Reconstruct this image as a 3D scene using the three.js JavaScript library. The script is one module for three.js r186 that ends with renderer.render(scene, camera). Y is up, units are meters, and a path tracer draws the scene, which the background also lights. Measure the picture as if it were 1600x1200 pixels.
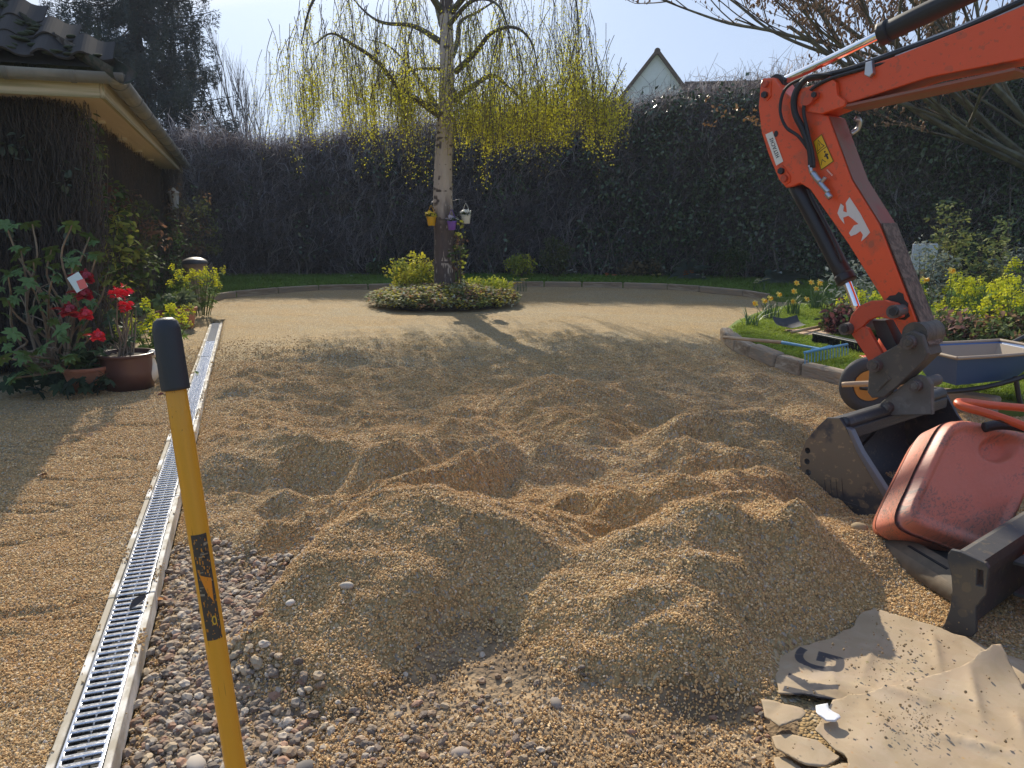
import * as THREE from 'three';
import { mergeGeometries, mergeVertices } from 'three/addons/utils/BufferGeometryUtils.js';
import { RoundedBoxGeometry } from 'three/addons/geometries/RoundedBoxGeometry.js';

// ---------------------------------------------------------------- camera, sky, sun, exposure
const scene = new THREE.Scene();
const EYE = 1.28, PITCH = 12.2 * Math.PI / 180, FPX = 1178;
const camera = new THREE.PerspectiveCamera(54, 4 / 3, 0.05, 600);
camera.position.set(0, EYE, 0);
camera.rotation.x = -PITCH;
const renderer = new THREE.WebGLRenderer({ antialias: true });
renderer.setSize(1024, 768);
renderer.toneMapping = THREE.LinearToneMapping;
renderer.toneMappingExposure = 1.35;
renderer.shadowMap.enabled = true;
renderer.shadowMap.type = THREE.PCFSoftShadowMap;

const SUN_EL = 32 * Math.PI / 180, SUN_AZ = 15 * Math.PI / 180;      // ahead of the camera, a little to the left
const sunDir = new THREE.Vector3(-Math.sin(SUN_AZ) * Math.cos(SUN_EL), Math.sin(SUN_EL), -Math.cos(SUN_AZ) * Math.cos(SUN_EL));
const sun = new THREE.DirectionalLight(new THREE.Color(1.0, 0.9, 0.74), 5.0);
sun.position.copy(sunDir).multiplyScalar(60);
sun.castShadow = true; sun.shadow.radius = 1.2;
sun.shadow.mapSize.set(4096, 4096);
Object.assign(sun.shadow.camera, { left: -25, right: 25, top: 25, bottom: -25, near: 1, far: 150 });
scene.add(sun, sun.target);

// seeded randomness and noise
function rng(seed) { let a = seed >>> 0; return () => { a = (a + 0x6D2B79F5) | 0; let t = Math.imul(a ^ (a >>> 15), 1 | a); t = (t + Math.imul(t ^ (t >>> 7), 61 | t)) ^ t; return ((t ^ (t >>> 14)) >>> 0) / 4294967296; }; }
const hash2 = (x, y) => { let h = Math.imul(x | 0, 374761393) + Math.imul(y | 0, 668265263) | 0; h = Math.imul(h ^ (h >>> 13), 1274126177); return ((h ^ (h >>> 16)) >>> 0) / 4294967296; };
function vnoise(x, y) {
  const xi = Math.floor(x), yi = Math.floor(y), fx = x - xi, fy = y - yi;
  const u = fx * fx * (3 - 2 * fx), v = fy * fy * (3 - 2 * fy);
  const a = hash2(xi, yi), b = hash2(xi + 1, yi), c = hash2(xi, yi + 1), d = hash2(xi + 1, yi + 1);
  return a + (b - a) * u + (c - a) * v + (a - b - c + d) * u * v;
}
function fbm(x, y, o = 4) { let s = 0, a = 0.5, n = 0; for (let i = 0; i < o; i++) { s += a * vnoise(x, y); n += a; a *= 0.5; x = x * 2.03 + 17.1; y = y * 2.03 + 9.7; } return s / n; }
const clamp = (x, a = 0, b = 1) => Math.min(b, Math.max(a, x));
const sstep = (a, b, x) => { const t = clamp((x - a) / (b - a)); return t * t * (3 - 2 * t); };
const lerp = (a, b, t) => a + (b - a) * t;
const V = (x, y, z) => new THREE.Vector3(x, y, z);

{ // the sky: pale spring haze, brighter round the sun, thin streaky cloud
  const W = 1024, Hh = 512, d = new Float32Array(W * Hh * 4), dir = new THREE.Vector3();
  for (let j = 0; j < Hh; j++) for (let i = 0; i < W; i++) {
    const th = ((j + 0.5) / Hh - 0.5) * Math.PI, ph = ((i + 0.5) / W - 0.5) * 2 * Math.PI;
    dir.set(Math.cos(th) * Math.cos(ph), Math.sin(th), Math.cos(th) * Math.sin(ph));
    const el = Math.max(0, dir.y), ang = Math.acos(clamp(dir.dot(sunDir), -1, 1));
    const k = Math.pow(1 - el, 2.2);
    let r = lerp(0.15, 0.43, k), g = lerp(0.26, 0.55, k), b = lerp(0.50, 0.74, k);
    const glow = 0.9 * Math.exp(-ang / 0.20) + 0.26 * Math.exp(-ang / 0.55);
    r += glow; g += glow * 0.96; b += glow * 0.86;
    const cx = dir.x / (0.12 + el), cz = dir.z / (0.12 + el);
    const c = sstep(0.52, 0.8, fbm(cx * 0.55 + 3.1, cz * 1.6 + 1.7, 5)) * 0.55 * sstep(0.0, 0.1, dir.y);
    const cw = 0.70 + glow * 0.6;
    r = lerp(r, cw, c); g = lerp(g, cw, c); b = lerp(b, cw * 1.02, c);
    if (dir.y < 0) { const t = sstep(0, 0.06, -dir.y); r = lerp(r, 0.2, t); g = lerp(g, 0.19, t); b = lerp(b, 0.15, t); }
    const o = (j * W + i) * 4; d[o] = r; d[o + 1] = g; d[o + 2] = b; d[o + 3] = 1;
  }
  const t = new THREE.DataTexture(d, W, Hh, THREE.RGBAFormat, THREE.FloatType);
  t.mapping = THREE.EquirectangularReflectionMapping; t.magFilter = t.minFilter = THREE.LinearFilter; t.wrapS = THREE.RepeatWrapping; t.needsUpdate = true;
  scene.background = t; scene.environment = t;
}

scene.fog = new THREE.FogExp2(new THREE.Color(0.80, 0.86, 0.95), 0.0014);
// ---------------------------------------------------------------- surveying helpers (measurements of the photograph to metres)
const CP = Math.cos(PITCH), SP = Math.sin(PITCH);
function sight(px, py) { const u = (px - 800) / FPX, v = (600 - py) / FPX; return V(u, v * CP - SP, -(CP + v * SP)); }
function G(px, py, h = 0) { const r = sight(px, py), t = (h - EYE) / r.y; return V(r.x * t, h, r.z * t); }         // point at height h
function D(px, py, dist) { const r = sight(px, py), t = -dist / r.z; return V(r.x * t, EYE + r.y * t, -dist); }    // point at distance ahead

// ---------------------------------------------------------------- builders
const used = new Map();
function numbered(n) { const k = used.get(n) || 0; used.set(n, k + 1); return k ? `${n}_${String(k).padStart(3, '0')}` : n; }
function shadowed(o) { o.castShadow = true; o.receiveShadow = true; return o; }
function obj(name, geo, mat, parent = scene) { const m = shadowed(new THREE.Mesh(Array.isArray(geo) ? merge(geo) : geo, mat)); m.name = parent === scene ? numbered(name) : name; parent.add(m); return m; }
function tag(o, label, category, group) { o.userData.label = label; o.userData.category = category; if (group) o.userData.group = group; return o; }
function thing(name, label, category, pos = [0, 0, 0], turn = 0, group) { const o = new THREE.Group(); o.name = numbered(name); o.position.set(...pos); o.rotation.y = turn; scene.add(o); return tag(o, label, category, group); }
function struct(name, geo, mat) { const m = obj(name, geo, mat); m.userData.kind = 'structure'; return m; }
function clean(g) { g = g.index ? g.toNonIndexed() : g; if (!g.attributes.normal) g.computeVertexNormals(); if (!g.attributes.uv) g.setAttribute('uv', new THREE.BufferAttribute(new Float32Array(g.attributes.position.count * 2), 2)); for (const k of Object.keys(g.attributes)) if (!['position', 'normal', 'uv'].includes(k)) g.deleteAttribute(k); g.morphAttributes = {}; return g; }
function merge(list) { return mergeGeometries(list.map(clean), false); }
const _m = new THREE.Matrix4(), _q = new THREE.Quaternion(), _e = new THREE.Euler();
function mat4(p, rx = 0, ry = 0, rz = 0, s = 1) { return new THREE.Matrix4().compose(p, new THREE.Quaternion().setFromEuler(new THREE.Euler(rx, ry, rz)), typeof s === 'number' ? V(s, s, s) : s); }
function inst(name, geo, mat, mats, cols, parent = scene) {
  const m = shadowed(new THREE.InstancedMesh(geo, mat, mats.length)); m.name = parent === scene ? numbered(name) : name;
  mats.forEach((x, i) => m.setMatrixAt(i, x)); if (cols) cols.forEach((c, i) => m.setColorAt(i, c));
  m.userData.kind = 'stuff'; parent.add(m); return m;
}
function box(w, h, d, x = 0, y = 0, z = 0, r = 0) { const g = r ? new RoundedBoxGeometry(w, h, d, 2, r) : new THREE.BoxGeometry(w, h, d); return g.translate(x, y, z); }
// tapered tube through points; radius number or list
function tube(pts, rad, seg = 6, per = 4, caps = true) {
  const curve = new THREE.CatmullRomCurve3(pts), n = Math.max(2, (pts.length - 1) * per);
  const P = [], U = [], I = [], R = t => Array.isArray(rad) ? (() => { const f = t * (rad.length - 1), i = Math.min(rad.length - 2, Math.floor(f)); return lerp(rad[i], rad[i + 1], f - i); })() : rad;
  let nrm = V(0, 0, 1); const tan = new THREE.Vector3(), bin = new THREE.Vector3(), p = new THREE.Vector3(); let len = 0, last = null;
  for (let i = 0; i <= n; i++) {
    const t = i / n; curve.getPoint(t, p); curve.getTangent(t, tan);
    if (i === 0 && Math.abs(tan.z) > 0.9) nrm.set(1, 0, 0);
    bin.crossVectors(tan, nrm).normalize(); nrm.crossVectors(bin, tan).normalize();
    if (last) len += last.distanceTo(p); last = p.clone();
    const r = R(t);
    for (let k = 0; k <= seg; k++) { const a = k / seg * Math.PI * 2, c = Math.cos(a) * r, s = Math.sin(a) * r; P.push(p.x + nrm.x * c + bin.x * s, p.y + nrm.y * c + bin.y * s, p.z + nrm.z * c + bin.z * s); U.push(k / seg * 6.283 * r, len); }
  }
  for (let i = 0; i < n; i++) for (let k = 0; k < seg; k++) { const a = i * (seg + 1) + k, b = a + seg + 1; I.push(a, a + 1, b, b, a + 1, b + 1); }
  if (caps) for (const e of [0, n]) { const c = P.length / 3, b = e * (seg + 1); curve.getPoint(e / n, p); P.push(p.x, p.y, p.z); U.push(0, 0); for (let k = 0; k < seg; k++) e ? I.push(c, b + k, b + k + 1) : I.push(c, b + k + 1, b + k); }
  const g = new THREE.BufferGeometry(); g.setAttribute('position', new THREE.Float32BufferAttribute(P, 3)); g.setAttribute('uv', new THREE.Float32BufferAttribute(U, 2)); g.setIndex(I); g.computeVertexNormals(); return g;
}
function leaf(L, W, fold = 0.25, droop = 0.2) { // a leaf that starts at the origin and points along +z
  const P = [], I = [], U = [], n = 4;
  for (let i = 0; i <= n; i++) { const t = i / n, w = W * 0.5 * Math.pow(Math.sin(Math.PI * clamp(t * 0.94 + 0.03)), 0.8), y = -droop * L * t * t; P.push(-w, y + fold * w, L * t, 0, y, L * t, w, y + fold * w, L * t); U.push(0, t, 0.5, t, 1, t); }
  for (let i = 0; i < n; i++) { const a = i * 3; I.push(a, a + 3, a + 1, a + 1, a + 3, a + 4, a + 1, a + 4, a + 2, a + 2, a + 4, a + 5); }
  const g = new THREE.BufferGeometry(); g.setAttribute('position', new THREE.Float32BufferAttribute(P, 3)); g.setAttribute('uv', new THREE.Float32BufferAttribute(U, 2)); g.setIndex(I); g.computeVertexNormals(); return g;
}
function smallLeaf(L, W) { // two folded triangles
  const g = new THREE.BufferGeometry(); g.setAttribute('position', new THREE.Float32BufferAttribute([0, 0, 0, -W / 2, W * 0.15, L * 0.45, 0, 0, L, W / 2, W * 0.15, L * 0.45], 3));
  g.setAttribute('uv', new THREE.Float32BufferAttribute([0.5, 0, 0, 0.5, 0.5, 1, 1, 0.5], 2)); g.setIndex([0, 2, 1, 0, 3, 2]); g.computeVertexNormals(); return g;
}
function clump(n, R, makeLeaf, seed, flat = 1) { // n leaves spread through a ball of radius R
  const r = rng(seed), out = [];
  for (let i = 0; i < n; i++) { const a = r() * 6.283, c = r() * 2 - 1, q = R * Math.cbrt(r()), s = Math.sqrt(1 - c * c); const g = makeLeaf(0.7 + r() * 0.6).applyMatrix4(mat4(V(q * s * Math.cos(a), q * c * flat, q * s * Math.sin(a)), r() * 2.4 - 1.4, r() * 6.283, r() * 1.2 - 0.6)); out.push(g); }
  return merge(out);
}
function rosette(n, L, W, up, seed) { const r = rng(seed), out = []; for (let i = 0; i < n; i++) out.push(leaf(L * (0.75 + r() * 0.4), W, 0.2, 0.25).applyMatrix4(mat4(V(0, 0, 0), -up * (0.5 + r() * 0.8), i / n * 6.283 + r() * 0.5, 0))); return merge(out); }
function twigs(n, size, rad, seed, vert = 0.3, bend = 0.5) { // a tangle of thin curved twigs in a ball of radius size
  const r = rng(seed), out = [];
  for (let i = 0; i < n; i++) {
    const p = V((r() - 0.5) * size * 1.6, (r() - 0.5) * size * 1.6, (r() - 0.5) * size), d = V(r() - 0.5, (r() - 0.5) + vert * (0.5 + r()), (r() - 0.5) * 0.7).normalize().multiplyScalar(size * (0.5 + r() * 0.8));
    const b = () => (r() - 0.5) * size * bend;
    out.push(tube([p, p.clone().addScaledVector(d, 0.4).add(V(b(), b(), b() * 0.5)), p.clone().add(d).add(V(b(), b(), b() * 0.5))], [rad * (0.7 + r() * 0.6), rad * 0.4], 3, 2, false));
  }
  return merge(out);
}
function polyIn(poly, x, z) { let c = false; for (let i = 0, j = poly.length - 1; i < poly.length; j = i++) { const a = poly[i], b = poly[j]; if ((a[1] > z) !== (b[1] > z) && x < (b[0] - a[0]) * (z - a[1]) / (b[1] - a[1]) + a[0]) c = !c; } return c; }
function polyDist(poly, x, z) { let m = 1e9; for (let i = 0, j = poly.length - 1; i < poly.length; j = i++) { const [ax, az] = poly[j], [bx, bz] = poly[i], dx = bx - ax, dz = bz - az, t = clamp(((x - ax) * dx + (z - az) * dz) / (dx * dx + dz * dz + 1e-9)); m = Math.min(m, Math.hypot(x - ax - dx * t, z - az - dz * t)); } return m; }
const gpoly = l => l.map(([x, y]) => { const p = G(x, y); return [p.x, p.z]; });
const rgb = (r, g, b) => new THREE.Color().setRGB(r, g, b);
function std(c, rough = 0.8, extra = {}) { return new THREE.MeshStandardMaterial({ color: c instanceof THREE.Color ? c : rgb(...c), roughness: rough, side: THREE.DoubleSide, ...extra }); }
function leafMat(c, trans = 0.35, rough = 0.6) { return new THREE.MeshPhysicalMaterial({ color: rgb(...c), roughness: rough, transmission: trans, thickness: 0, side: THREE.DoubleSide }); }
function dataTex(n, f, srgb, rep = 1) { // f(u,v) -> [r,g,b] 0..1, tiling
  const d = new Uint8Array(n * n * 4); for (let j = 0; j < n; j++) for (let i = 0; i < n; i++) { const c = f(i / n, j / n), o = (j * n + i) * 4; d[o] = clamp(c[0]) * 255; d[o + 1] = clamp(c[1]) * 255; d[o + 2] = clamp(c[2]) * 255; d[o + 3] = 255; }
  const t = new THREE.DataTexture(d, n, n); t.wrapS = t.wrapT = THREE.RepeatWrapping; t.magFilter = THREE.LinearFilter; t.minFilter = THREE.LinearMipmapLinearFilter; t.generateMipmaps = true; if (srgb) t.colorSpace = THREE.SRGBColorSpace; t.repeat.set(rep, rep); t.needsUpdate = true; return t;
}
const tnoise = (u, v, f, o = 4) => { let s = 0, a = 0.5, n = 0; for (let i = 0; i < o; i++) { const F = f << i, x = u * F, y = v * F, xi = Math.floor(x), yi = Math.floor(y), fx = x - xi, fy = y - yi, U = fx * fx * (3 - 2 * fx), W = fy * fy * (3 - 2 * fy), h = (p, q) => hash2(((p % F) + F) % F + i * 131, ((q % F) + F) % F + i * 57); s += a * (lerp(lerp(h(xi, yi), h(xi + 1, yi), U), lerp(h(xi, yi + 1), h(xi + 1, yi + 1), U), W)); n += a; a *= 0.55; } return s / n; };
const toS = c => Math.pow(clamp(c), 1 / 2.2);
function mottled(c1, c2, freq = 6, n = 256, o = 5, speck) { return dataTex(n, (u, v) => { let t = tnoise(u, v, freq, o); t = sstep(0.3, 0.7, t); const s = speck ? speck(u, v) : 0; return [0, 1, 2].map(k => toS(lerp(lerp(c1[k], c2[k], t), speck ? speck.c[k] : 0, s))); }, true); }
const grain = (freq, o = 4, n = 256) => dataTex(n, (u, v) => { const t = tnoise(u, v, freq, o); return [t, t, t]; }, false);

// ---------------------------------------------------------------- the lie of the ground
const DRAIN0 = G(125, 1200), DRAIN1 = G(338, 505);
const dDir = DRAIN1.clone().sub(DRAIN0).normalize(), dPerp = V(-dDir.z, 0, dDir.x);      // dPerp points to the right of the drain
const drainSide = (x, z) => (x - DRAIN0.x) * dPerp.x + (z - DRAIN0.z) * dPerp.z;
const ridges = [];
function ridge(w, pts, pow = 1) { ridges.push({ w, pow, p: pts.map(([x, y, h]) => { const g = G(x, y, h); return [g.x, g.z, h]; }) }); }
ridge(0.50, [[470, 930, 0.08], [560, 835, 0.22], [640, 780, 0.30], [700, 770, 0.31], [770, 776, 0.28], [830, 805, 0.14]]);
ridge(0.26, [[600, 790, 0.22], [490, 895, 0.16], [400, 1000, 0.07]]);
ridge(0.3, [[620, 905, 0.15], [540, 960, 0.11]]);
ridge(0.54, [[940, 960, 0.08], [1015, 885, 0.2], [1090, 815, 0.29], [1155, 766, 0.34], [1250, 800, 0.31], [1340, 835, 0.16]]);
ridge(0.36, [[1140, 900, 0.23], [1100, 985, 0.13]]);
ridge(0.3, [[1290, 860, 0.24], [1235, 920, 0.18]]);
ridge(0.276, [[950, 775, 0.078], [1040, 742, 0.221], [1110, 742, 0.234], [1190, 738, 0.13]]);
ridge(0.478, [[800, 622, 0.078], [850, 596, 0.221], [905, 592, 0.247], [965, 598, 0.182], [1030, 612, 0.065]]);
ridge(0.368, [[1020, 690, 0.091], [1080, 652, 0.208], [1180, 645, 0.208], [1245, 668, 0.078]]);
ridge(0.221, [[1070, 692, 0.156], [1130, 682, 0.195], [1200, 696, 0.182], [1265, 738, 0.13]]);
ridge(0.331, [[370, 688, 0.091], [440, 678, 0.195], [520, 690, 0.169], [570, 678, 0.104]]);
ridge(0.276, [[540, 722, 0.091], [615, 683, 0.247], [655, 692, 0.143]]);
ridge(0.147, [[430, 815, 0.065], [600, 752, 0.156], [770, 700, 0.169], [830, 690, 0.078]]);
ridge(0.138, [[540, 790, 0.104], [640, 745, 0.195], [720, 722, 0.156]]);
ridge(0.156, [[520, 730, 0.065], [660, 700, 0.13], [780, 672, 0.104]]);
ridge(0.184, [[560, 705, 0.065], [680, 668, 0.104], [760, 655, 0.078]]);
ridge(0.276, [[820, 700, 0.065], [880, 690, 0.13], [940, 700, 0.065]]);
ridge(0.313, [[830, 650, 0.078], [870, 642, 0.13], [930, 660, 0.104]]);
ridge(0.331, [[330, 605, 0.039], [430, 598, 0.104], [530, 612, 0.052]]);
ridge(0.386, [[340, 575, 0.039], [410, 568, 0.091], [470, 575, 0.039]]);
ridge(0.414, [[470, 560, 0.052], [540, 548, 0.104], [600, 556, 0.052]]);
ridge(0.368, [[640, 590, 0.039], [700, 580, 0.078], [760, 590, 0.039]]);
ridge(0.276, [[300, 760, 0.039], [330, 715, 0.13], [400, 708, 0.117], [440, 735, 0.052]]);
ridge(0.460, [[1080, 590, 0.039], [1180, 585, 0.091], [1260, 600, 0.039]]);
const pits = [[1145, 868, .16, .07], [1115, 706, .2, .09], [1170, 716, .16, .06], [905, 785, .12, .08], [835, 808, .1, .06], [590, 578, .1, .05], [970, 655, .13, .06], [1075, 672, .1, .05], [940, 830, .09, .04], [500, 735, .22, .06], [380, 745, .1, .04], [420, 775, .08, .035], [450, 800, .07, .03], [690, 545, .14, .03], [980, 540, .15, .03], [560, 640, .12, .05]].map(([x, y, r, d]) => { const g = G(x, y, 0.08); return [g.x, g.z, r, d]; });
const heapZone = gpoly([[300, 690], [345, 560], [560, 520], [900, 515], [1130, 545], [1300, 640], [1420, 800], [1420, 900], [1220, 1100], [900, 1070], [700, 1010], [420, 1100], [330, 900]]);
const dirtZone = gpoly([[440, 1260], [500, 1110], [640, 1035], [720, 985], [800, 1010], [880, 1070], [1060, 1075], [1230, 1110], [1260, 1260]]);
const pebbleZone = gpoly([[268, 850], [330, 850], [420, 880], [470, 880], [400, 985], [350, 1040], [480, 1110], [440, 1290], [120, 1290], [160, 1200]]);
function zone(poly, x, z, soft, wob = 0.1) { const wx = x + (fbm(x * 3.1, z * 3.1, 3) - 0.5) * wob * 2, wz = z + (fbm(x * 3.1 + 50, z * 3.1, 3) - 0.5) * wob * 2; const d = polyDist(poly, wx, wz); return polyIn(poly, wx, wz) ? sstep(-soft, soft, d) : sstep(-soft, soft, -d); }
function ground(x, z) {
  const side = drainSide(x, z), along = (x - DRAIN0.x) * dDir.x + (z - DRAIN0.z) * dDir.z;
  let s = 0;
  const wx = x + (fbm(x * 2.2, z * 2.2, 3) - 0.5) * 0.22, wz = z + (fbm(x * 2.2 + 31, z * 2.2 + 7, 3) - 0.5) * 0.22;
  if (z > -9.5 && side > -0.2) {
    for (const r of ridges) {
      let best = 0; const P = r.p;
      for (let i = 0; i < P.length - 1; i++) {
        const [ax, az, ah] = P[i], [bx, bz, bh] = P[i + 1], dx = bx - ax, dz = bz - az, t = clamp(((wx - ax) * dx + (wz - az) * dz) / (dx * dx + dz * dz));
        const d = Math.hypot(wx - ax - dx * t, wz - az - dz * t) / r.w; if (d < 1) { const f = 1 - (Math.sqrt(d * d + 0.02) - 0.1414) / 0.8686; best = Math.max(best, lerp(ah, bh, t) * f); }
      }
      s += best * best * best;
    }
    s = Math.cbrt(s);
    for (const [px, pz, r, d] of pits) { const q = Math.hypot(wx - px, wz - pz) / r; if (q < 1.7) s -= d * (q < 1 ? 1 - q * q : 0) - d * 0.25 * Math.exp(-((q - 1.2) ** 2) * 9); }
  }
  const hz = z > -11 ? zone(heapZone, x, z, 0.35, 0.15) : 0;
  const n = fbm(x * 3.3 + z * 0.6, z * 4.4 - x * 0.8, 4);
  let h = s + hz * ((n - 0.45) * 0.085 + (Math.abs(fbm(x * 2.1 + 9, z * 3.0, 3) - 0.5) - 0.08) * -0.16 + (0.5 - Math.abs(fbm((x + z * 0.5) * 4.2, (z - x * 0.5) * 6.5, 2) - 0.5) * 2 - 0.3) * 0.035);
  h += (fbm(x * 1.1, z * 1.6, 3) - 0.5) * 0.03;
  h += (fbm(x * 13, z * 13, 3) - 0.5) * 0.016 * (0.35 + 0.65 * hz);
  if (side < 0.0) h = (fbm(x * 1.4, z * 2.5, 3) - 0.5) * 0.035 + (fbm(x * 9, z * 14, 3) - 0.5) * 0.016 - 0.012 - 0.018 * Math.pow(clamp(1 - Math.abs(fbm(x * 0.9 + 3, z * 3.4, 3) - 0.5) * 16), 2);           // raked level gravel left of the channel
  const nearCh = Math.exp(-Math.pow(Math.max(0, Math.abs(side) - 0.06) / 0.09, 2)) * (along < 9.2 ? 1 : 0);
  const bank = side > 0 ? -0.055 * sstep(4.6, 2.6, along) - 0.01 : -0.006;
  h = lerp(h, bank, nearCh);
  if (Math.abs(side) < 0.075 && along < 8.9) h = -0.09;
  if (side > 0) h = lerp(h, h * 0.35 - 0.045, zone(pebbleZone, x, z, 0.12));
  h = lerp(h, h * 0.25 - 0.02, zone(dirtZone, x, z, 0.12));
  if (z > -4.2 && x > 0.35) h = lerp(h, 0.0, zone(flatZone, x, z, 0.17, 0.02));
  return h;
}
const flatZone = gpoly([[1160, 1015], [1235, 975], [1290, 945], [1340, 895], [1440, 870], [1800, 870], [1900, 1400], [1190, 1400], [1160, 1110]]);

// ---------------------------------------------------------------- ground materials
const CELLS = 96, cellP = [], cellC = [];
{ const r = rng(5); for (let i = 0; i < CELLS * CELLS; i++) { cellP.push(r(), r()); const t = r(), b = 0.75 + r() * 0.5; cellC.push(t < 0.62 ? [.375 * b, .255 * b, .105 * b] : t < 0.82 ? [.44 * b, .34 * b, .19 * b] : t < 0.93 ? [.26 * b, .175 * b, .08 * b] : [.34 * b, .295 * b, .22 * b]); } }
function cell(u, v) { const x = u * CELLS, y = v * CELLS, xi = Math.floor(x), yi = Math.floor(y); let m = 9, id = 0; for (let j = -1; j < 2; j++) for (let i = -1; i < 2; i++) { const a = (xi + i + CELLS) % CELLS, b = (yi + j + CELLS) % CELLS, k = b * CELLS + a, dx = xi + i + cellP[k * 2] - x, dy = yi + j + cellP[k * 2 + 1] - y, d = dx * dx + dy * dy; if (d < m) { m = d; id = k; } } return [Math.sqrt(m), id]; }
const gravelMap = dataTex(1024, (u, v) => cellC[cell(u, v)[1]].map(toS), true);
const gravelBump = dataTex(1024, (u, v) => { const [d, id] = cell(u, v), h = clamp(1 - d * d * 1.6) * (0.55 + 0.45 * cellP[id * 2]); return [h, h, h]; }, false);
const gravelGroundMat = new THREE.MeshStandardMaterial({ map: gravelMap, bumpMap: gravelBump, bumpScale: 0.009, roughness: 0.95, vertexColors: true, side: THREE.DoubleSide });

const CARD = { };
const dropZone = gpoly([[1365, 952], [1456, 978], [1600, 1012], [1800, 1060], [1800, 1400], [1200, 1400], [1215, 1200], [1190, 1110], [1210, 1085], [1203, 1047], [1208, 1016], [1284, 1003], [1331, 984]]);

{ // driveway: one height field, finer towards where the heaps lie
  const xs = [], zs = [];
  for (let x = -9, s; x < 9.5; x += s) { xs.push(x); s = Math.abs(x) < 2.6 ? 0.02 : Math.abs(x) < 4.5 ? 0.035 : 0.12; }
  for (let z = 1.2, s; z > -17.5; z -= s) { zs.push(z); s = z > -1.1 ? 0.06 : z > -4 ? 0.018 : z > -7 ? 0.03 : z > -11 ? 0.05 : 0.12; }
  const nx = xs.length, nz = zs.length, P = new Float32Array(nx * nz * 3), U = new Float32Array(nx * nz * 2), C = new Float32Array(nx * nz * 3), I = new Uint32Array((nx - 1) * (nz - 1) * 6);
  for (let j = 0; j < nz; j++) for (let i = 0; i < nx; i++) {
    const k = j * nx + i, x = xs[i], z = zs[j]; P[k * 3] = x; P[k * 3 + 1] = ground(x, z); P[k * 3 + 2] = z; U[k * 2] = x * 1.02 + z * 0.07; U[k * 2 + 1] = -z * 1.02 + x * 0.05;
    let c = [1, 1, 1]; const n = fbm(x * 0.9 + 4, z * 1.3, 4), m = fbm(x * 2.7, z * 4.1 + 20, 4);
    const pale = sstep(0.45, 0.68, n) * 0.55, ochre = sstep(0.5, 0.7, m) * 0.5;                                         // washed, greyer stone and sandier ochre patches
    c = [lerp(1, 0.95, pale), lerp(1, 1.06, pale), lerp(1, 1.25, pale)]; c = [c[0] * lerp(1, 1.08, ochre), c[1] * lerp(1, 0.98, ochre), c[2] * lerp(1, 0.76, ochre)];
    if (z > -4.5) { const di = zone(dirtZone, x, z, 0.1), pb = drainSide(x, z) > 0 ? zone(pebbleZone, x, z, 0.1) : 0, t = Math.max(di, pb), q = 0.8 + 0.4 * fbm(x * 6, z * 6, 4); c = c.map((a, kk) => lerp(a, [0.60, 0.60, 0.70][kk] * q, t)); }
    C.set(c, k * 3);
  }
  let o = 0; for (let j = 0; j < nz - 1; j++) for (let i = 0; i < nx - 1; i++) { const a = j * nx + i, b = a + nx; I[o++] = a; I[o++] = a + 1; I[o++] = b; I[o++] = b; I[o++] = a + 1; I[o++] = b + 1; }
  const g = new THREE.BufferGeometry(); g.setAttribute('position', new THREE.BufferAttribute(P, 3)); g.setAttribute('uv', new THREE.BufferAttribute(U, 2)); g.setAttribute('color', new THREE.BufferAttribute(C, 3)); g.setIndex(new THREE.BufferAttribute(I, 1)); g.computeVertexNormals();
  struct('driveway', g, gravelGroundMat);
  console.log('driveway', nx, nz);
}
{ // trodden earth showing where the gravel has been scraped away
  const st = 0.016, x0 = -1.9, x1 = 1.1, z0 = -1.0, z1 = -3.4, nx = Math.ceil((x1 - x0) / st), nz = Math.ceil((z0 - z1) / st), P = [], U = [], I = [], id = new Map();
  const zn = (x, z) => Math.max(zone(dirtZone, x, z, 0.1), drainSide(x, z) > 0.08 ? zone(pebbleZone, x, z, 0.1) : 0), val = new Float32Array((nx + 1) * (nz + 1));
  for (let j = 0; j <= nz; j++) for (let i = 0; i <= nx; i++) val[j * (nx + 1) + i] = zn(x0 + i * st, z0 - j * st);
  const vert = (i, j) => { const k = j * (nx + 1) + i; if (!id.has(k)) { const x = x0 + i * st, z = z0 - j * st; id.set(k, P.length / 3); P.push(x, ground(x, z) - 0.016 + 0.022 * sstep(0.3, 0.75, val[k]) + (fbm(x * 30, z * 30, 3) - 0.5) * 0.012 + (fbm(x * 9, z * 9 + 4, 3) - 0.5) * 0.012, z); U.push(x, z); } return id.get(k); };
  for (let j = 0; j < nz; j++) for (let i = 0; i < nx; i++) { const k = j * (nx + 1) + i; if (Math.max(val[k], val[k + 1], val[k + nx + 1], val[k + nx + 2]) > 0.25) { const a = vert(i, j), b = vert(i + 1, j), c = vert(i, j + 1), d = vert(i + 1, j + 1); I.push(a, b, c, b, d, c); } }
  const g = new THREE.BufferGeometry(); g.setAttribute('position', new THREE.Float32BufferAttribute(P, 3)); g.setAttribute('uv', new THREE.Float32BufferAttribute(U, 2)); g.setIndex(I); g.computeVertexNormals();
  struct('bare_earth', g, std([1, 1, 1], 0.97, { map: mottled([.15, .10, .053], [.33, .232, .128], 9, 512, 7), bumpMap: grain(40, 5, 512), bumpScale: 0.02 }));
}
const soilMap = mottled([.10, .075, .05], [.16, .12, .08], 12);
const turfMap = mottled([.10, .15, .018], [.15, .20, .026], 10, 256, 5);
const turfMat = std([1, 1, 1], 0.95, { map: turfMap });
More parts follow.
